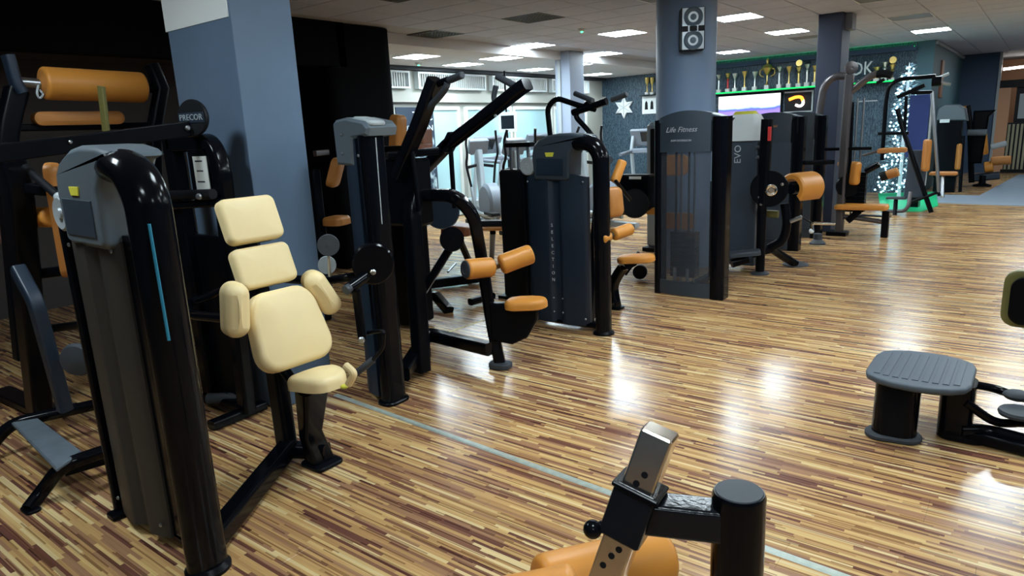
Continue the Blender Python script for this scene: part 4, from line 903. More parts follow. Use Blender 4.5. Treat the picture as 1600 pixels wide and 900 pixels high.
# roll-up banner
M_['posterdark'] = mat('banner_print', (0.020, 0.035, 0.060), 0.4)
def figure_mat():
    M = mat('banner_figure', (0.1, 0.15, 0.2), 0.45); nt = M.node_tree; b = nt.nodes['Principled BSDF']
    tc = nt.nodes.new('ShaderNodeTexCoord'); n = nt.nodes.new('ShaderNodeTexNoise'); n.inputs['Scale'].default_value = 7; n.inputs['Detail'].default_value = 3
    cr = nt.nodes.new('ShaderNodeValToRGB'); cr.color_ramp.elements[0].position = .45; cr.color_ramp.elements[1].position = .62
    cr.color_ramp.elements[0].color = (.02, .04, .07, 1); cr.color_ramp.elements[1].color = (.42, .55, .60, 1)
    nt.links.new(tc.outputs['Object'], n.inputs['Vector']); nt.links.new(n.outputs['Fac'], cr.inputs[0]); nt.links.new(cr.outputs[0], b.inputs['Base Color']); return M
M_['figure'] = figure_mat()
t = thing('rollup_banner', 'dark roll-up banner lettered TEC beside the frosted windows', 'banner', (-8.2, 8.35, 0))
xb = -8.2; y0, y1 = 7.75, 8.60
MB().box((xb-.01, y0, .05), (xb+.01, y1, 1.95)).build('sheet', 'posterdark', t, smooth=0)
MB().box((xb+.0105, y0+.08, .25), (xb+.013, y1-.03, 1.48)).build('printed_figure', 'figure', t, smooth=0)
MB().box((xb-.08, y0-.02, 0), (xb+.08, y1+.02, .05), .01).build('base', 'lightgrey', t)
text_part('lettering', 'TEC', .21, V(xb+.0115, y1-.26, 1.80), (0, 1, 0), (0, 0, 1), 'white', t, .001, sx=1.25)
text_part('lettering', 'NUTRITION', .13, V(xb+.0115, y0+.42, 1.61), (0, 1, 0), (0, 0, 1), 'white', t, .001, sx=1.15)
# ---- cardio machines
M_['cwhite'] = mat('pale_grey_enamel', (0.33, 0.385, 0.42), 0.35)
M_['cgrey'] = mat('steel_grey_housing', (0.17, 0.20, 0.24), 0.4)
M_['screen'] = mat('dark_screen', (0.01, 0.015, 0.02), 0.15)
def elliptical(c, rz, lab, sc=1.0):
    c = np.asarray(c, float); t = thing('elliptical_trainer', lab, 'cardio machine', c, 'elliptical trainers by the windows')
    R_ = rotm(0, 0, rz)*sc; q = lambda x, y, z: c+R_@V(x, y, z)
    MB().lathe(q(-.05, -.12, .38), R_@V(0, 1, 0), [(0, 0), (.26*sc, 0), (.31*sc, .04*sc), (.31*sc, .20*sc), (.26*sc, .24*sc), (0, .24*sc)], 26).build('flywheel_housing', 'cgrey', t)
    MB().obox(q(-.05, -.127, .30), (.20*sc, .01*sc, .09*sc), R_/sc, .003).build('badge', 'lightgrey', t)
    MB().bar([q(.25, 0, .10), q(.38, 0, .80), q(.42, 0, 1.22)], .12*sc, .11*sc, .1, rr=.03).build('console_mast', 'cwhite', t)
    MB().bar([q(.42, 0, .75), q(.10, 0, .15)], .08*sc, .08*sc, rr=.02).build('brace', 'cwhite', t)
    MB().obox(q(.42, 0, 1.28), (.10*sc, .34*sc, .24*sc), (R_/sc)@rotm(0, -25, 0), .02).build('console', 'cgrey', t)
    for s_ in (-1, 1):
        MB().tube([q(.30, .20*s_, .62), q(.34, .26*s_, 1.0), q(.20, .27*s_, 1.15), q(.26, .27*s_, 1.36), q(.20, .24*s_, 1.52)], .020*sc, .10).build('swing_handle', 'matte', t)
        MB().tube([q(.30, .20*s_, .62), q(.20, .18*s_, .22), q(-.6, .16*s_, .18)], .030*sc, .05).build('pedal_arm', 'cwhite', t)
        MB().obox(q(-.52, .17*s_, .25), (.36*sc, .15*sc, .05*sc), R_/sc, .015).build('pedal', 'matte', t)
    MB().bar([q(.38, -.24, .94), q(.40, 0, .98), q(.38, .24, .94)], .04*sc, .05*sc, .1, rr=.015).build('cross_handle', 'matte', t)
    MB().bar([q(.45, -.28, .04), q(.45, .28, .04)], .09*sc, .07*sc, rr=.02).build('stabiliser', 'matte', t)
    MB().bar([q(-.75, 0, .05), q(.45, 0, .05)], .10*sc, .07*sc, rr=.02).build('floor_beam', 'cwhite', t)
    return t
elliptical(V(-7.15, 8.70, 0), 150, 'pale elliptical trainer standing just right of the roll-up banner')
elliptical(V(-5.75, 7.95, 0), 160, 'pale elliptical trainer behind the lettered weight cover')
elliptical(V(-5.4, 9.3, 0), 165, 'elliptical trainer just left of the grey square pillar')
def treadmill(c, rz, lab):
    c = np.asarray(c, float); t = thing('treadmill', lab, 'cardio machine', c, 'treadmills by the windows'); R_ = rotm(0, 0, rz); q = lambda x, y, z: c+R_@V(x, y, z)
    MB().obox(q(-.35, 0, .095), (1.7, .70, .19), R_, .04).build('deck', 'cgrey', t)
    MB().obox(q(-.40, 0, .195), (1.45, .50, .012), R_, .004).build('belt', 'matte', t)
    MB().obox(q(.48, 0, .24), (.34, .72, .18), R_, .06).build('motor_hood', 'cwhite', t)
    for s_ in (-1, 1):
        MB().bar([q(.45, .36*s_, .10), q(.30, .36*s_, 1.05), q(.34, .34*s_, 1.30)], .07, .06, .1, rr=.02).build('upright', 'cwhite', t)
        MB().bar([q(.32, .36*s_, 1.02), q(-.25, .36*s_, .98)], .06, .06, rr=.025).build('hand_rail', 'cgrey', t)
    MB().obox(q(.30, 0, 1.02), (.07, .74, .09), R_, .02).build('front_bar', 'cgrey', t)
    MB().obox(q(.36, 0, 1.27), (.07, .78, .34), R_@rotm(0, -25, 0), .04).build('console', 'cgrey', t)
    MB().obox(q(.318, 0, 1.28), (.01, .36, .20), R_@rotm(0, -25, 0), .004).build('display', 'screen', t)
    return t
for (x, y), l in zip(((-7.75, 9.85), (-7.75, 11.45), (-7.75, 12.6), (-5.9, 11.75), (-5.2, 13.3), (-4.25, 12.9)), ('treadmill in front of the second frosted window', 'treadmill in front of the third frosted window', 'treadmill in front of the last frosted window', 'treadmill right of the grey square pillar', 'treadmill close to the patterned wall', 'treadmill behind the round pillar')):
    treadmill(V(x, y, 0), 180 if x < -7.5 else 95, l)
# monitors on stands
for p, X, l in (((793, 191), -8.25, 'white-framed monitor on a black pole by the windows'),):
    c = PXX(*p, X); t = thing('monitor', l, 'monitor', (c[0], c[1], 0)); R_ = rotm(0, 0, 55)
    MB().obox(c, (.05, .36, .38), np.stack([unit(V(.65, -.76, 0)), unit(V(.76, .65, 0)), UP], 1), .012).build('frame', 'white', t)
    MB().obox(c+unit(V(.65, -.76, 0))*.026, (.006, .25, .25), np.stack([unit(V(.65, -.76, 0)), unit(V(.76, .65, 0)), UP], 1), .002).build('screen', 'screen', t)
    MB().tube([V(c[0]-.04, c[1]+.03, 0), V(c[0]-.04, c[1]+.03, HL-.01)], .018).build('pole', 'matte', t)
    MB().lathe(V(c[0]-.04, c[1]+.03, 0), UP, [(0, 0), (.18, 0), (.16, .03), (0, .03)], 20).build('base', 'matte', t)
# pale machine tower left of the round pillar
t = thing('pale_tower_machine', 'pale grey machine tower half hidden by the round pillar', 'gym machine', (-3.55, 7.6, 0))
c = PY(1020, 250, 7.5)
MB().box(V(c[0]-.10, 7.5, .04), V(c[0]+.32, 7.8, 1.52), .06).build('tower', 'cwhite', t)
MB().box(V(c[0]-.03, 7.485, .9), V(c[0]+.30, 7.51, 1.45), .03).build('front_panel', 'matte', t)
MB().box(V(c[0]-.12, 7.45, 0), V(c[0]+.34, 7.85, .05), .01).build('foot', 'matte', t)
# ---- dark machines between the lat machine and the lettered cover
t = thing('leg_press_machine', 'dark machine with brown pads seen between the lat machine and the lettered cover', 'gym machine', (-4.1, 4.4, 0))
MB().pad(PXX(622, 212, -4.3), (.34, .16, .10), basis((.15, 0, 1), (.3, -1, 0)), .05, .035, .006).build('back_pad', 'tandark', t)
MB().obox(PXX(656, 217, -4.35), (.16, .22, .16), rotm(0, 0, 20), .02).build('head_pad', 'brown', t)
MB().obox(PXX(655, 231, -4.30), (.14, .26, .07), rotm(0, 0, 20), .02).build('shoulder_pad', 'brown', t)
MB().bar([PXX(640, 470, -4.2), PXX(640, 330, -4.2), PXX(634, 245, -4.3)], .10, .10, .1, rr=.02).build('mast', 'satin', t)
MB().pad(PZ(716, 358, .55), (.30, .30, .10), basis((.9, .4, -.1), (-.4, .9, 0)), .05, .03, .006).build('seat', 'brown', t)
MB().pad(PZ(772, 350, .58), (.34, .15, .08), basis((.9, .4, 0), (-.4, .9, 0)), .05, .035, .003).build('bench_pad', 'matte', t)
MB().pad(PZ(774, 357, .55), (.32, .13, .03), basis((.9, .4, 0), (-.4, .9, 0)), .05, .012, .0).build('pad_board', 'tandark', t)
MB().bar([PZ(770, 362, .50), PZ(768, 405, .03)], .06, .06, rr=.012).build('leg', 'satin', t)
MB().bar([PZ(716, 370, .46), PZ(738, 420, .03)], .06, .06, rr=.012).build('leg', 'satin', t)
MB().bar([PZ(625, 470, .08), PZ(680, 461, .10), PZ(702, 486, .02)], .08, .08, .05, rr=.015).build('base_rail', 'black', t)
MB().bar([PZ(648, 446, .06), PZ(762, 432, .06)], .10, .09, rr=.015).build('base_rail', 'satin', t)
MB().bar([PZ(735, 472, .05), PZ(770, 462, .05)], .07, .06, rr=.02).build('foot_tube', 'black', t)
MB().tube([PZ(712, 412, .16), PZ(700, 425, .12)], .012).build('pin', 'steel', t)
MB().box(V(-4.20, 3.62, .03), V(-3.82, 3.86, 1.12), .02).build('stack_cover', 'satin', t)
for k in range(4): MB().cyl(V(-4.14+.08*k, 3.74, 1.10), V(-4.14+.08*k, 3.74, 1.40), .012, 8).build('guide_rod', 'steel', t)
MB().box(V(-4.20, 3.66, 1.38), V(-3.84, 3.82, 1.43), .01).build('top_plate', 'satin', t)
MB().lathe(PXX(690, 330, -4.4), (.6, -.8, 0), [(0, -.02), (.16, -.02), (.17, 0), (.16, .02), (0, .02)], 26).build('cam_disc', 'shroud', t)
t = thing('black_stack_machine', 'matte black weight stack standing left behind the lettered cover', 'gym machine', (-3.55, 4.85, 0))
MB().box(V(-3.82, 4.78, .02), V(-3.46, 4.98, 1.17), .03).build('stack_cover', 'matte', t)
for x in (-3.74, -3.66, -3.55): MB().cyl(V(x, 4.88, 1.15), V(x, 4.88, 1.38), .016, 10).build('guide_rod', 'steel', t)
MB().box(V(-3.78, 4.84, 1.36), V(-3.50, 4.92, 1.40), .01).build('top_bar', 'satin', t)
MB().box(V(-3.86, 4.74, 0), V(-3.42, 5.02, .03), .008).build('foot', 'satin', t)
# ---- dark recess on the left: photo posters and a tan machine glimpsed behind the pillar
M_['poster'] = mat('sepia_photo_print', (0.16, 0.065, 0.045), 0.5, mottle=0.6, mscale=9)
for k, (ya, yb, za, zb, l) in enumerate(((4.20, 4.85, 1.62, 2.14, 'sepia photo poster on the dark recess wall, upper one right of the pillar'), (4.25, 4.9, 1.05, 1.58, 'sepia photo poster on the dark recess wall, lower one right of the pillar'), (.6, 2.2, .7, 1.9, 'large reddish photo poster on the recess wall behind the roll pad'))):
    tag(MB().box((-7.597, ya, za), (-7.58, yb, zb)).build('photo_poster', 'poster', smooth=0), l, 'poster')
t = thing('recess_machine', 'tan-padded machine glimpsed in the dark gap right of the plastered pillar', 'gym machine', (-5.0, 3.6, 0))
MB().pad(PXX(524, 270, -5.0), (.26, .22, .09), basis((.3, .2, 1), (.6, -.8, 0)), .06, .035, .008).build('back_pad', 'tandark', t)
MB().pad(PXX(526, 345, -4.9), (.20, .22, .08), basis((1, .3, 0), (-.3, 1, 0)), .06, .03, .008).build('seat', 'tandark', t)
MB().bar([V(-5.06, 3.75, .02), V(-5.10, 3.78, 1.25)], .09, .09, rr=.02).build('mast', 'satin', t)
MB().bar([V(-5.06, 3.75, .04), V(-4.70, 3.45, .04)], .09, .07, rr=.02).build('base_rail', 'satin', t)
MB().bar([PXX(492, 240, -5.0), PXX(512, 238, -5.0)], .05, .05, rr=.01).build('grip', 'steel', t)
# ---- machines behind the front-left tower
t = thing('precor_machine', 'black machine with a round PRECOR sign, long flat bar and exercise chart', 'gym machine', (-3.3, 1.55, 0))
Y = 1.60
MB().bar([PXX(-60, 248, -3.42), PXX(296, 201, -3.42)], .028, .075, rr=.006).build('long_bar', 'satin', t)
bolt(t, PXX(293, 200, -3.40), (1, 0, 0), .014); bolt(t, PXX(110, 222, -3.40), (1, 0, 0), .008)
PN = unit(V(.35, -.94, .03)); sg = MB().lathe(PXX(302, 184, -3.40), PN, [(0, -.012), (.086, -.012), (.090, -.004), (.090, .006), (.086, .012), (0, .012)], 36).build('round_sign', 'matte', t)
nx = unit(V(.94, .35, 0)); c = PXX(302, 184, -3.40)+PN*.0145
MB().obox(c, (.150, .050, .003), basis(nx, UP), .001).build('name_band', 'shroud', sg)
text_part('lettering', 'PRECOR', .042, c+PN*.003, nx, UP, 'lightgrey', sg, .001, sx=.88)
Yq = 1.90
MB().bar([PY(270, 225, Yq), PY(330, 222, Yq), PY(346, 262, Yq), V(-3.40, Yq, .04)], .09, .08, .10, rr=.02, up=(0, 1, 0)).build('frame', 'black', t)
MB().bar([PY(268, 215, Yq), V(-3.76, Yq, .04)], .10, .08, rr=.02, up=(0, 1, 0)).build('frame', 'black', t)
MB().plate([(-.16, -.62), (.16, -.62), (.16, .30), (-.16, .30)], V(-3.60, Yq+.03, .72), (1, 0, 0), (0, 0, 1), .04, .008).build('stack_cover', 'satin', t)
MB().plate([(-.10, -.16), (.09, -.16), (.09, .14), (-.10, .14)], PY(316, 275, Yq-.03), (1, 0, 0), (0, 0, 1), .02, .004).build('chart_holder', 'satin', t)
ch_ = MB().plate([(-.066, -.13), (.066, -.13), (.066, .11), (-.066, .11)], PY(316, 278, Yq-.045), (1, 0, 0), (0, 0, 1), .004).build('exercise_chart', 'paper', t, smooth=0)
for zz, w_ in ((.085, .05), (.035, .045), (-.02, .05)): MB().box(PY(316, 278, Yq-.048)+V(-w_, 0, zz-.004), PY(316, 278, Yq-.048)+V(w_*.4, .001, zz+.004)).build('chart_line', 'rubber', ch_, smooth=0)
MB().bar([PY(265, 322, Yq-.05), PY(348, 316, Yq-.05)], .05, .04, rr=.012).build('cross_bar', 'black', t)
MB().bar([PY(268, 305, Yq-.08), PY(333, 303, Yq-.08)], .045, .05, rr=.02).build('handle', 'matte', t)
bolt(t, PY(311, 307, Yq-.12), (.6, -.8, 0), .016)
MB().bar([PY(166, 205, Y), PY(158, 135, Y)], .055, .02, rr=.005, up=(0, 1, 0)).build('upright_flat', 'olive', t)
MB().bar([V(-3.40, Yq, .05), V(-3.78, Yq, .05)], .10, .08, rr=.02).build('base_rail', 'black', t)
MB().cyl(PZ(325, 623, .08), PZ(380, 622, .08), .032, 16).build('floor_tube', 'rubber', t)
MB().bar([PZ(330, 665, .03), PZ(412, 632, .03)], .07, .05, rr=.012).build('base_rail', 'black', t)
# leg machine with the big roll pad
t = thing('roll_pad_machine', 'black machine with a large orange roll pad tied with a cord, far left', 'gym machine', (-4.4, 1.5, 0))
Y = 1.75
rp = roller(MB(), PXX(66, 130, -4.35), PXX(224, 137, -4.35), .088).build('roll_pad', 'tan', t)
MB().lathe(PXX(66, 130, -4.35), (0, -1, 0), [(0, .012), (.02, .016), (.05, .008), (.074, -.004), (.082, -.02)], 20).build('gathered_end', 'tandark', rp)
MB().tube(smooth_path([PXX(60, 132, -4.33), PXX(58, 146, -4.32), PXX(62, 153, -4.32), PXX(67, 148, -4.32), PXX(62, 140, -4.33)]), .006, n=8).build('tie_cord', 'lightgrey', rp)
MB().cyl(PXX(32, 128, -4.35), PXX(66, 131, -4.35), .026, 14).build('axle', 'steel', t)
MB().cyl(PXX(222, 137, -4.35), PXX(256, 138, -4.35), .030, 14).build('axle', 'satin', t)
MB().sweep([PXX(12, 86, -4.35), PXX(24, 128, -4.35), PXX(34, 145, -4.35)], rrect(.05, .09, .02), up=(1, 0, 0)).build('bracket', 'shroud', t)
MB().sweep([PXX(236, 100, -4.35), PXX(252, 138, -4.35), PXX(240, 205, -4.35), PXX(250, 640, -4.35)], rrect(.07, .09, .02), up=(1, 0, 0)).build('bracket', 'satin', t)
MB().bar([PXX(26, 140, -4.40), PXX(8, 215, -4.40), PXX(40, 560, -4.40)], .11, .10, .08, rr=.02, up=(0, 1, 0)).build('upright', 'satin', t)
MB().pad((PXX(50, 186, -4.45)+PXX(190, 184, -4.45))/2, (.075, np.linalg.norm(PXX(50, 186, -4.45)-PXX(190, 184, -4.45)), .10), basis((0, 0, 1), (0, 1, 0)), .036, .03, .002).build('cross_pad', 'tandark', t)
MB().bar([PXX(20, 200, -4.47), PXX(250, 196, -4.47)], .05, .04, rr=.01).build('cross_bar', 'satin', t)
t = thing('abdominal_bench', 'dark bench frame with orange side pad and short orange roller, far left', 'gym machine', (-4.0, 1.25, 0))
Y = 1.20
MB().pad(PY(97, 345, Y), (.52, .10, .06), basis((.06, 0, 1), (.7, -.7, 0)), .04, .03, .004).build('back_pad', 'tandark', t)
MB().pad(PY(101, 345, Y+.03), (.50, .09, .025), basis((.06, 0, 1), (.7, -.7, 0)), .04, .012, .0).build('pad_board', 'cream', t)
roller(MB(), PY(36, 341, Y), PY(82, 339, Y), .048).build('leg_roller', 'tan', t)
MB().bar([PY(10, 225, Y-.1), PY(28, 300, Y-.1), PY(62, 640, Y-.02)], .13, .10, .1, rr=.02, up=(0, 1, 0)).build('upright', 'satin', t)
MB().bar([PY(28, 420, Y-.15), PY(55, 470, Y-.15), PY(102, 640, Y-.10)], .06, .06, .05, rr=.012, up=(0, 1, 0)).build('strut', 'shroud', t)
MB().bar([PY(22, 292, Y-.1), PY(98, 300, Y)], .045, .05, rr=.012).build('cross_bar', 'satin', t)
MB().cyl(PY(40, 262, Y-.1), PY(92, 308, Y-.1), .017, 12).build('strut', 'matte', t)
MB().sphere(PY(92, 308, Y-.1), .020).build('knob', 'lightgrey', t)
MB().bar([PY(45, 430, Y), PY(115, 421, Y)], .05, .05, rr=.012).build('cross_bar', 'satin', t)
MB().bar([PY(64, 515, Y), PY(130, 507, Y)], .04, .04, rr=.012).build('cross_bar', 'satin', t)
MB().lathe(PY(121, 562, 1.14), (.6, -.8, 0), [(0, -.02), (.075, -.02), (.08, 0), (.07, .02), (.02, .03), (0, .03)], 24).build('pulley', 'rubber', t)
MB().bar([PZ(2, 612, .03), PZ(70, 642, .03), PZ(112, 640, .03)], .12, .05, .03, rr=.012).build('base_rail', 'satin', t)
# step frame in front of it
t = thing('foot_rest', 'low black foot rest with grey tread beside the taupe weight cover', 'foot rest', (-3.3, .95, 0))
a, b, c, d = PZ(28, 668, .17), PZ(92, 742, .17), PZ(180, 640, .17), PZ(170, 700, .17)
MB().sweep(fillet([PZ(45, 795, .012), PZ(68, 765, .06), PZ(95, 728, .17), PZ(178, 700, .17)], .08), rrect(.05, .06, .02), up=(0, 0, 1)).build('side_frame', 'black', t)
MB().sweep(fillet([PZ(-35, 730, .012), PZ(-20, 705, .06), PZ(15, 662, .17), PZ(150, 632, .17)], .08), rrect(.05, .06, .02), up=(0, 0, 1)).build('side_frame', 'black', t)
tq = [PZ(18, 662, .19), PZ(60, 655, .19), PZ(128, 706, .19), PZ(88, 735, .19)]
M_['tread'] = mat('worn_tread', (0.10, 0.125, 0.15), 0.6, mottle=0.35, mscale=14)
MB().plate([(p[0], p[1]) for p in tq], (0, 0, .188), (1, 0, 0), (0, 1, 0), .02, .006).build('tread', 'tread', t)
MB().bar([PZ(100, 735, .08), PZ(180, 712, .08)], .05, .05, rr=.012).build('lower_rail', 'satin', t)
MB().plate(rrect(.10, .06, .02), PZ(48, 795, .007), (1, 0, 0), (0, 1, 0), .014, .004).build('foot', 'satin', t)
# ---- trophy wall
M_['gold'] = mat('gold_plate', (0.75, 0.55, 0.18), 0.28, metal=1.0)
M_['silver'] = mat('silver_plate', (0.72, 0.76, 0.74), 0.28, metal=1.0)
M_['marble'] = mat('white_marble', (0.66, 0.68, 0.66), 0.4)
M_['ledgreen'] = emis('green_led_strip', (0.01, 0.75, 0.12), 2.6)
ys = Y_TRO-.32
for (xa, xb, l) in ((-5.95, -3.55, 'dark wall shelf with a green light strip carrying the row of trophies'), (-3.25, -2.15, 'short dark wall shelf right of the dark square column')):
    t = thing('trophy_shelf', l, 'shelf', (xa, ys, 2.06))
    MB().box((xa, ys, 2.06), (xb, Y_TRO, 2.09), .004).build('board', 'matte', t)
    MB().box((xa, ys-.012, 2.064), (xb, ys, 2.088)).build('light_strip', 'ledgreen', t, smooth=0)
def trophy(px, h, kind, lab, metal='silver'):
    Yt = ys+.12; x = PY(px, 140, Yt)[0]; z = 2.09; c = V(x, Yt, z); t = thing('trophy', lab, 'trophy', c, 'trophies on the wall shelf')
    MB().box(c+V(-.045, -.04, 0), c+V(.045, .04, .07*h/.4), .006).build('base', 'marble', t)
    b0 = .07*h/.4
    if kind == 'cup' or kind == 'big':
        k = 1.2 if kind == 'big' else .72
        MB().lathe(c+V(0, 0, b0), UP, [(0, 0), (.035*k, 0), (.014, .05), (.012, h*.38), (.03*k, h*.44), (.075*k, h*.62), (.085*k, h*.86-b0), (.070*k, h*.86-b0), (.02, h*.5), (0, h*.5)], 18).build('cup', metal, t)
        if kind == 'big':
            for s_ in (-1, 1): MB().tube(smooth_path([c+V(.07*s_, 0, h*.50), c+V(.145*s_, 0, h*.60), c+V(.14*s_, 0, h*.78), c+V(.09*s_, 0, h*.80)]), .012, n=8).build('handle', metal, t)
            MB().lathe(c+V(0, 0, h*.84), UP, [(0, 0), (.12, 0), (.08, .05), (.02, .08), (.03, .16), (.0, .20)], 16).build('lid', metal, t)
    else:
        MB().cyl(c+V(0, 0, b0), c+V(0, 0, h*.66), .020, 12).build('column', metal if kind != 'redcol' else 'red', t)
        MB().lathe(c+V(0, 0, h*.62), UP, [(0, 0), (.045, .01), (.02, .04), (.055, .12), (.045, .13), (0, .08)], 16).build('cup', metal, t)
        if kind == 'disc': MB().lathe(c+V(0, 0, h*.62+.20), (0, 1, 0), [(0, -.012), (.06, -.012), (.065, 0), (.06, .012), (0, .012)], 18).build('medallion', metal, t)
    return t
for px, h, k, m, l in ((1123, .40, 'col', 'silver', 'thin silver trophy next to the round pillar'), (1137, .42, 'redcol', 'gold', 'trophy with a red column, second from the round pillar'), (1148, .43, 'cup', 'silver', 'small silver cup trophy, third from the round pillar'), (1163, .46, 'cup', 'gold', 'wide gold cup trophy, fourth from the round pillar'), (1179, .43, 'cup', 'silver', 'bluish silver cup trophy just left of the biggest trophy'), (1198, .50, 'big', 'gold', 'biggest trophy with two curved handles and a lid'), (1217, .48, 'col', 'silver', 'column trophy just right of the biggest trophy'), (1232, .48, 'cup', 'gold', 'gold cup trophy, second right of the biggest trophy'), (1247, .42, 'disc', 'gold', 'trophy topped by a medallion disc'), (1260, .48, 'col', 'silver', 'tall silver trophy beside the dark square column'), (1272, .42, 'col', 'gold', 'trophy half hidden by the dark square column')):
    trophy(px, h, k, l, m)
for px, h, k, m, l in ((1368, .30, 'cup', 'gold', 'small gold cup on the short shelf, left of three'), (1380, .34, 'col', 'silver', 'small silver trophy on the short shelf, middle of three'), (1392, .26, 'disc', 'gold', 'medallion trophy on the short shelf beside the lit tree')):
    trophy(px, h, k, l, m)
t = thing('letter_sign', 'pale raised letters standing on the short shelf', 'sign', PY(1347, 118, ys+.1))
MB().box(PY(1340, 124, ys+.1)+V(0, 0, -.02), PY(1356, 124, ys+.1)+V(0, .06, .0)).build('plinth', 'white', t, smooth=0)
text_part('letter', 'DK', .34, PY(1348, 108, ys+.1), (1, 0, 0), UP, 'white', t, .02, sx=.75)
# cove light above the trophy wall
t = thing('cove_light', 'green cove light strip along the top of the trophy wall', 'lamp', (-4.3, Y_TRO-.06, HC-.05))
MB().box((-6.5, Y_TRO-.075, HC-.088), (-2.05, Y_TRO-.045, HC-.076)).build('strip', M_.setdefault('cove', emis('green_cove_strip', (0.02, 0.9, 0.26), 4.0)), t, smooth=0)
MB().box((-6.5, Y_TRO-.10, HC-.09), (-2.05, Y_TRO-.092, HC-.055)).build('lip', 'wallnavy', t, smooth=0)
# television
def tv_mat():
    M = bpy.data.materials.new('television_picture'); M.use_nodes = True; nt = M.node_tree; nt.nodes.remove(nt.nodes['Principled BSDF'])
    e = nt.nodes.new('ShaderNodeEmission'); g = nt.nodes.new('ShaderNodeNewGeometry'); s_ = nt.nodes.new('ShaderNodeSeparateXYZ'); nt.links.new(g.outputs['Position'], s_.inputs[0])
    n = nt.nodes.new('ShaderNodeTexNoise'); n.inputs['Scale'].default_value = 3.0; nt.links.new(g.outputs['Position'], n.inputs['Vector'])
    ad = nt.nodes.new('ShaderNodeMath'); ad.operation = 'MULTIPLY_ADD'; ad.inputs[1].default_value = .16; nt.links.new(n.outputs['Fac'], ad.inputs[0]); nt.links.new(s_.outputs[2], ad.inputs[2])
    mr = nt.nodes.new('ShaderNodeMapRange'); mr.inputs[1].default_value = 1.40; mr.inputs[2].default_value = 2.12; nt.links.new(ad.outputs[0], mr.inputs[0])
    cr = nt.nodes.new('ShaderNodeValToRGB'); el = cr.color_ramp.elements
    cols = [(0, (.25, .16, .55)), (.50, (.35, .25, .75)), (.58, (.10, .16, .62)), (.64, (.62, .82, .85)), (.72, (1, .99, .97)), (1, (.97, 1, 1))]
    while len(el) < len(cols): el.new(.5)
    for k, (p, c) in enumerate(cols): el[k].position = p; el[k].color = (*c, 1)
    nt.links.new(mr.outputs[0], cr.inputs[0]); nt.links.new(cr.outputs[0], e.inputs[0]); e.inputs[1].default_value = 1.6
    nt.links.new(e.outputs[0], nt.nodes['Material Output'].inputs[0]); return M
M_['tv'] = tv_mat()
t = thing('television', 'large television showing a pale sky above lilac hills under the trophies', 'television', (-5.0, Y_TRO-.05, 1.4))
MB().box((-5.70, Y_TRO-.075, 1.33), (-4.36, Y_TRO-.012, 2.03), .008).build('case', 'matte', t)
MB().box((-5.68, Y_TRO-.080, 1.35), (-4.38, Y_TRO-.073, 2.01)).build('screen', 'tv', t, smooth=0)
# little lit orange sign
M_['neon'] = emis('orange_neon', (1.0, 0.22, 0.02), 5.0); M_['neonw'] = emis('white_neon', (1.0, 0.85, 0.75), 5.0)
t = thing('neon_sign', 'black-framed lit sign with an orange curl right of the television', 'sign', PY(1248, 175, Y_TRO-.05))
c = PY(1248, 158, Y_TRO-.06)
MB().box(c+V(-.28, 0, -.22), c+V(.28, .06, .20), .01).build('box', 'matte', t)
for a, b in ((V(-.28, -.02, .17), V(.28, 0, .20)), (V(.25, -.02, -.2), V(.28, 0, .17)), (V(-.28, -.02, -.22), V(.28, 0, -.195))): MB().box(c+a, c+b).build('frame_bar', 'lightgrey', t, smooth=0)
MB().tube(smooth_path([c+V(-.18, -.03, .04), c+V(-.05, -.03, .08), c+V(.05, -.03, .07), c+V(.09, -.03, .0)]), .030, n=10).build('orange_tube', 'neon', t)
MB().tube(smooth_path([c+V(.09, -.03, .02), c+V(.09, -.03, -.06), c+V(.03, -.03, -.10), c+V(-.05, -.03, -.07)]), .025, n=10).build('white_tube', 'neonw', t)
# snowflake and sign on the patterned wall
t = thing('snowflake_decoration', 'white six-pointed snowflake hung on the patterned wall', 'decoration', PY(975, 168, Y_TRO-.04))
c = PY(975, 168, Y_TRO-.03); star = []
for k in range(12):
    r_ = .26 if k % 2 == 0 else .14; a_ = math.pi/2+k*math.pi/6; star.append((r_*math.cos(a_), r_*math.sin(a_)))
MB().plate(star, c, (1, 0, 0), (0, 0, 1), .04, .008).build('star', 'whitepaint', t, smooth=0)
for k in range(6):
    a_ = math.pi/2+k*math.pi/3; MB().bar([c+V(0, -.025, 0), c+V(.22*math.cos(a_), -.025, .22*math.sin(a_))], .03, .012, rr=.003).build('ray', 'white', t)
t = thing('picture_board', 'white board with two dark figures left of the round pillar', 'sign', PY(1013, 164, Y_TRO-.03))
c = PY(1014, 164, Y_TRO-.02)
MB().box(c+V(-.17, -.01, -.20), c+V(.40, .02, .20), .006).build('board', 'whitepaint', t)
for dx in (-.06, .08): MB().plate([(-.04, -.10), (.04, -.10), (.03, .05), (0, .10), (-.03, .05)], c+V(dx, -.015, 0), (1, 0, 0), (0, 0, 1), .006).build('dark_figure', 'matte', t, smooth=0)
for px, l in ((1011, 'small gold trophy above the white board, left one'), (1019, 'small gold trophy above the white board, right one')):
    c = PY(px, 147.6, Y_TRO-.10); t = thing('trophy', l, 'trophy', c, 'trophies on the wall shelf')
    MB().box(c+V(-.04, -.04, 0), c+V(.04, .04, .05), .004).build('base', 'marble', t)
    MB().lathe(c+V(0, 0, .05), UP, [(0, 0), (.03, 0), (.012, .03), (.012, .16), (.045, .22), (.05, .32), (0, .30)], 14).build('cup', 'gold', t)
MB_sh = MB().box(PY(1005, 148.5, Y_TRO-.18)+V(-.1, 0, -.02), PY(1030, 147.5, Y_TRO)+V(.3, -.002, 0)).build('trophy_shelf', 'matte', smooth=0)
tag(MB_sh, 'small dark shelf above the white board', 'shelf')
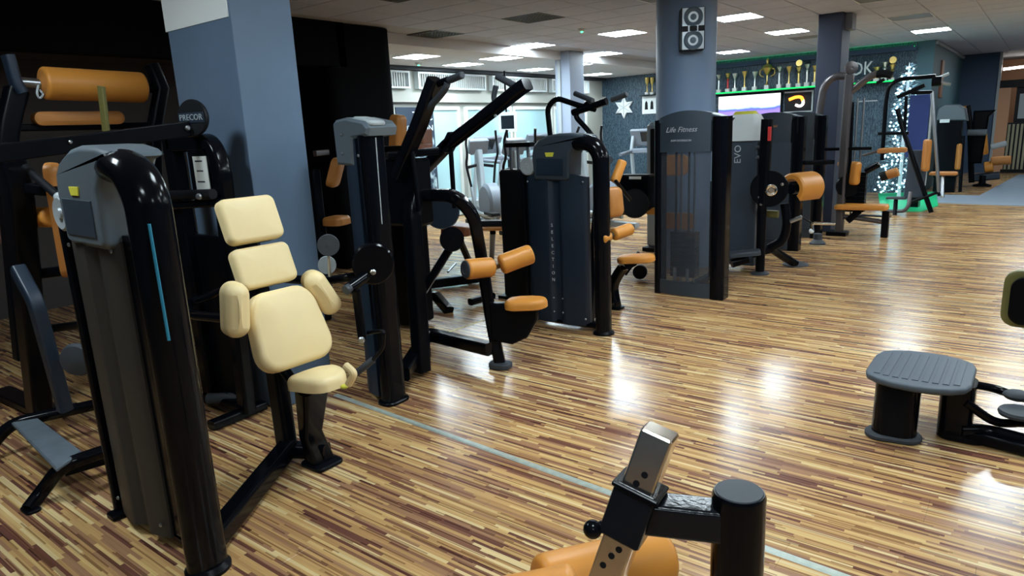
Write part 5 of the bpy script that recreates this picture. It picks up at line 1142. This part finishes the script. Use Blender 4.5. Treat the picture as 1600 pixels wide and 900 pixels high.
# lit tree
M_['needle'] = mat('white_tinsel', (0.30, 0.42, 0.48), 0.5)
M_['fairy'] = emis('cold_fairy_light', (0.45, 0.82, 1.0), 7.0)
tb = V(PY(1408, 260, 13.75)[0], 13.75, 0); t = thing('lit_christmas_tree', 'slim white christmas tree covered in icy blue lights', 'christmas tree', tb)
H_ = 2.33; fol = MB(); li = MB(); rr_ = random.Random(3)
for k in range(1500):
    z = .15+(H_-.15)*(1-(1-rr_.random())**.75)*.99; R0 = .34*(1-(z/H_))**.75+.03; a_ = rr_.uniform(0, 2*math.pi); r_ = R0*math.sqrt(rr_.uniform(.15, 1.0))
    p = tb+V(r_*math.cos(a_), r_*math.sin(a_), z); d_ = unit(V(math.cos(a_), math.sin(a_), rr_.uniform(-.4, .5))); s_ = unit(np.cross(d_, V(rr_.random(), rr_.random(), 1))); L_ = rr_.uniform(.06, .11)
    fol.add([p-s_*.012, p+s_*.012, p+d_*L_], [(0, 1, 2)])
    if k % 6 == 0: li.sphere(p+d_*.03, .016, 6)
MB().lathe(tb, UP, [(0, 0), (.16, 0), (.16, .03), (.03, .06), (.022, H_*.9), (0, H_)], 12).build('trunk', 'white', t)
fol.build('branches', 'needle', t, smooth=0, kind='stuff'); li.build('fairy_lights', 'fairy', t, kind='stuff')
st_ = []
for k in range(10):
    r_ = .12 if k % 2 == 0 else .05; a_ = math.pi/2+k*math.pi/5; st_.append((r_*math.cos(a_), r_*math.sin(a_)))
# green lamp near the floor behind the station
M_['greenlamp'] = emis('green_floor_lamp', (0.03, 1.0, 0.42), 14.0)
gl = PZ(1400, 301, .0)
t = thing('green_light_bar', 'green glowing light bar on the floor behind the tube-frame station', 'lamp', gl)
MB().box(gl+V(-.35, .1, 0), gl+V(.45, .16, .10), .01).build('housing', 'matte', t)
MB().box(gl+V(-.33, .09, .02), gl+V(.43, .1, .085)).build('diffuser', 'greenlamp', t, smooth=0)
# pale horizontal rail and picture on the far walls
tag(MB().box(PY(1338, 160, Y_TRO-.03), PY(1371, 156, Y_TRO-.005)).build('wall_rail', 'lightgrey', smooth=0), 'pale horizontal rail on the patterned wall behind the press machine', 'rail')
tag(MB().box((-1.73, 16.0, 1.75), (-1.70, 16.35, 2.45), .004).build('wall_picture', M_['brown']), 'narrow brown picture on the blue-green return wall', 'picture')
# loudspeaker on the round pillar
dn = unit(V(.52, -.85, 0)); sc_ = V(-3.0, 6.93, 0)+dn*.30; sr = unit(V(.85, .52, 0))
t = thing('loudspeaker', 'silver loudspeaker with two cones mounted on the round pillar', 'loudspeaker', sc_+V(0, 0, 2.19))
Ms = np.stack([sr, dn, UP], 1); Ms[:, 1] = -Ms[:, 1]*-1
cs = sc_+dn*.075+V(0, 0, 2.37)
bx = MB().obox(cs, (.225, .16, .385), np.stack([sr, -dn, UP], 1), .012).build('cabinet', 'matte', t)
M_['spk'] = mat('silver_speaker_front', (0.42, 0.48, 0.52), 0.35, metal=0.4); M_['cone'] = mat('grey_blue_cone', (0.10, 0.15, 0.20), 0.35)
MB().obox(cs+dn*.083, (.205, .008, .375), np.stack([sr, -dn, UP], 1), .003).build('front_baffle', 'spk', t)
for dz in (.105, -.105):
    cn = MB().lathe(cs+dn*.087+V(0, 0, dz), dn, [(.088, -.004), (.090, .006), (.078, .012), (.066, .004), (.03, -.004), (.028, .006), (.0, .012)], 28).build('cone', 'cone', t)
for dx in (-.075, 0, .075): MB().obox(cs+dn*.088+sr*dx, (.055, .012, .05), np.stack([sr, -dn, UP], 1), .003).build('port', 'matte', t)
MB().obox(cs+dn*.094, (.085, .004, .062), np.stack([sr, -dn, UP], 1), .001).build('port_frame', 'spk', t)
MB().obox(cs+dn*.0965, (.07, .004, .046), np.stack([sr, -dn, UP], 1), .001).build('port', 'matte', t)
# ---- reception beyond the end wall
M_['peach'] = mat('peach_wall', (0.52, 0.27, 0.15), 0.6); M_['rib'] = mat('ribbed_beige', (0.30, 0.27, 0.18), 0.6)
wall('wall_reception', (-2.2, Y_FAR+3.6, 0), (X_R, Y_FAR+3.8, HC+.02), 'peach', 'peach wall of the room beyond')
wall('wall_partition', (-.95, Y_FAR+.0, 0), (-.72, Y_FAR+.12, 1.95), 'peach', 'orange-brown pier beside the ribbed counter')
t = thing('ribbed_counter', 'ribbed beige counter front with dark frame at the far right edge', 'counter', (.1, Y_FAR, 0))
MB().box((-.72, Y_FAR, .05), (2.2, Y_FAR+.5, 1.15)).build('body', 'matte', t, smooth=0)
for k in range(36): MB().box((-.70+.08*k, Y_FAR-.03, .08), (-.655+.08*k, Y_FAR, 1.12)).build('slat', 'rib', t, smooth=0)
MB().box((-.76, Y_FAR-.05, 0), (2.24, Y_FAR+.5, .08)).build('plinth', 'matte', t, smooth=0)
t = thing('display_cabinet', 'dark cabinet with pale panes above the ribbed counter', 'cabinet', (.1, Y_FAR+.1, 1.15))
MB().box((-.62, Y_FAR+.1, 1.15), (2.2, Y_FAR+.4, 1.98)).build('body', 'matte', t, smooth=0)
for k in range(5): MB().box((-.55+.5*k, Y_FAR+.085, 1.24), (-.10+.5*k, Y_FAR+.1, 1.80)).build('pane', 'lightgrey', t, smooth=0)
wall('trim_7', (-.95, Y_FAR+.02, 1.95), (X_R, Y_FAR+.15, 2.12), 'matte', 'dark beam above the reception opening')
M_['tubelight'] = emis('tube_light', (1.0, 0.96, 0.9), 12.0)
t = thing('tube_lamp', 'white tube lamp in the peach room beyond the end wall', 'lamp', (0, Y_FAR+1.8, 2.55))
MB().tube([V(-1.0, Y_FAR+1.8, 2.45), V(1.6, Y_FAR+1.8, 2.60)], .03).build('tube', 'tubelight', t)
MB().tube([V(.3, Y_FAR+1.8, 2.53), V(.3, Y_FAR+1.8, HC+.01)], .008).build('hanger', 'matte', t)
for o in bpy.data.objects:
    if '_o' in o: del o['_o']
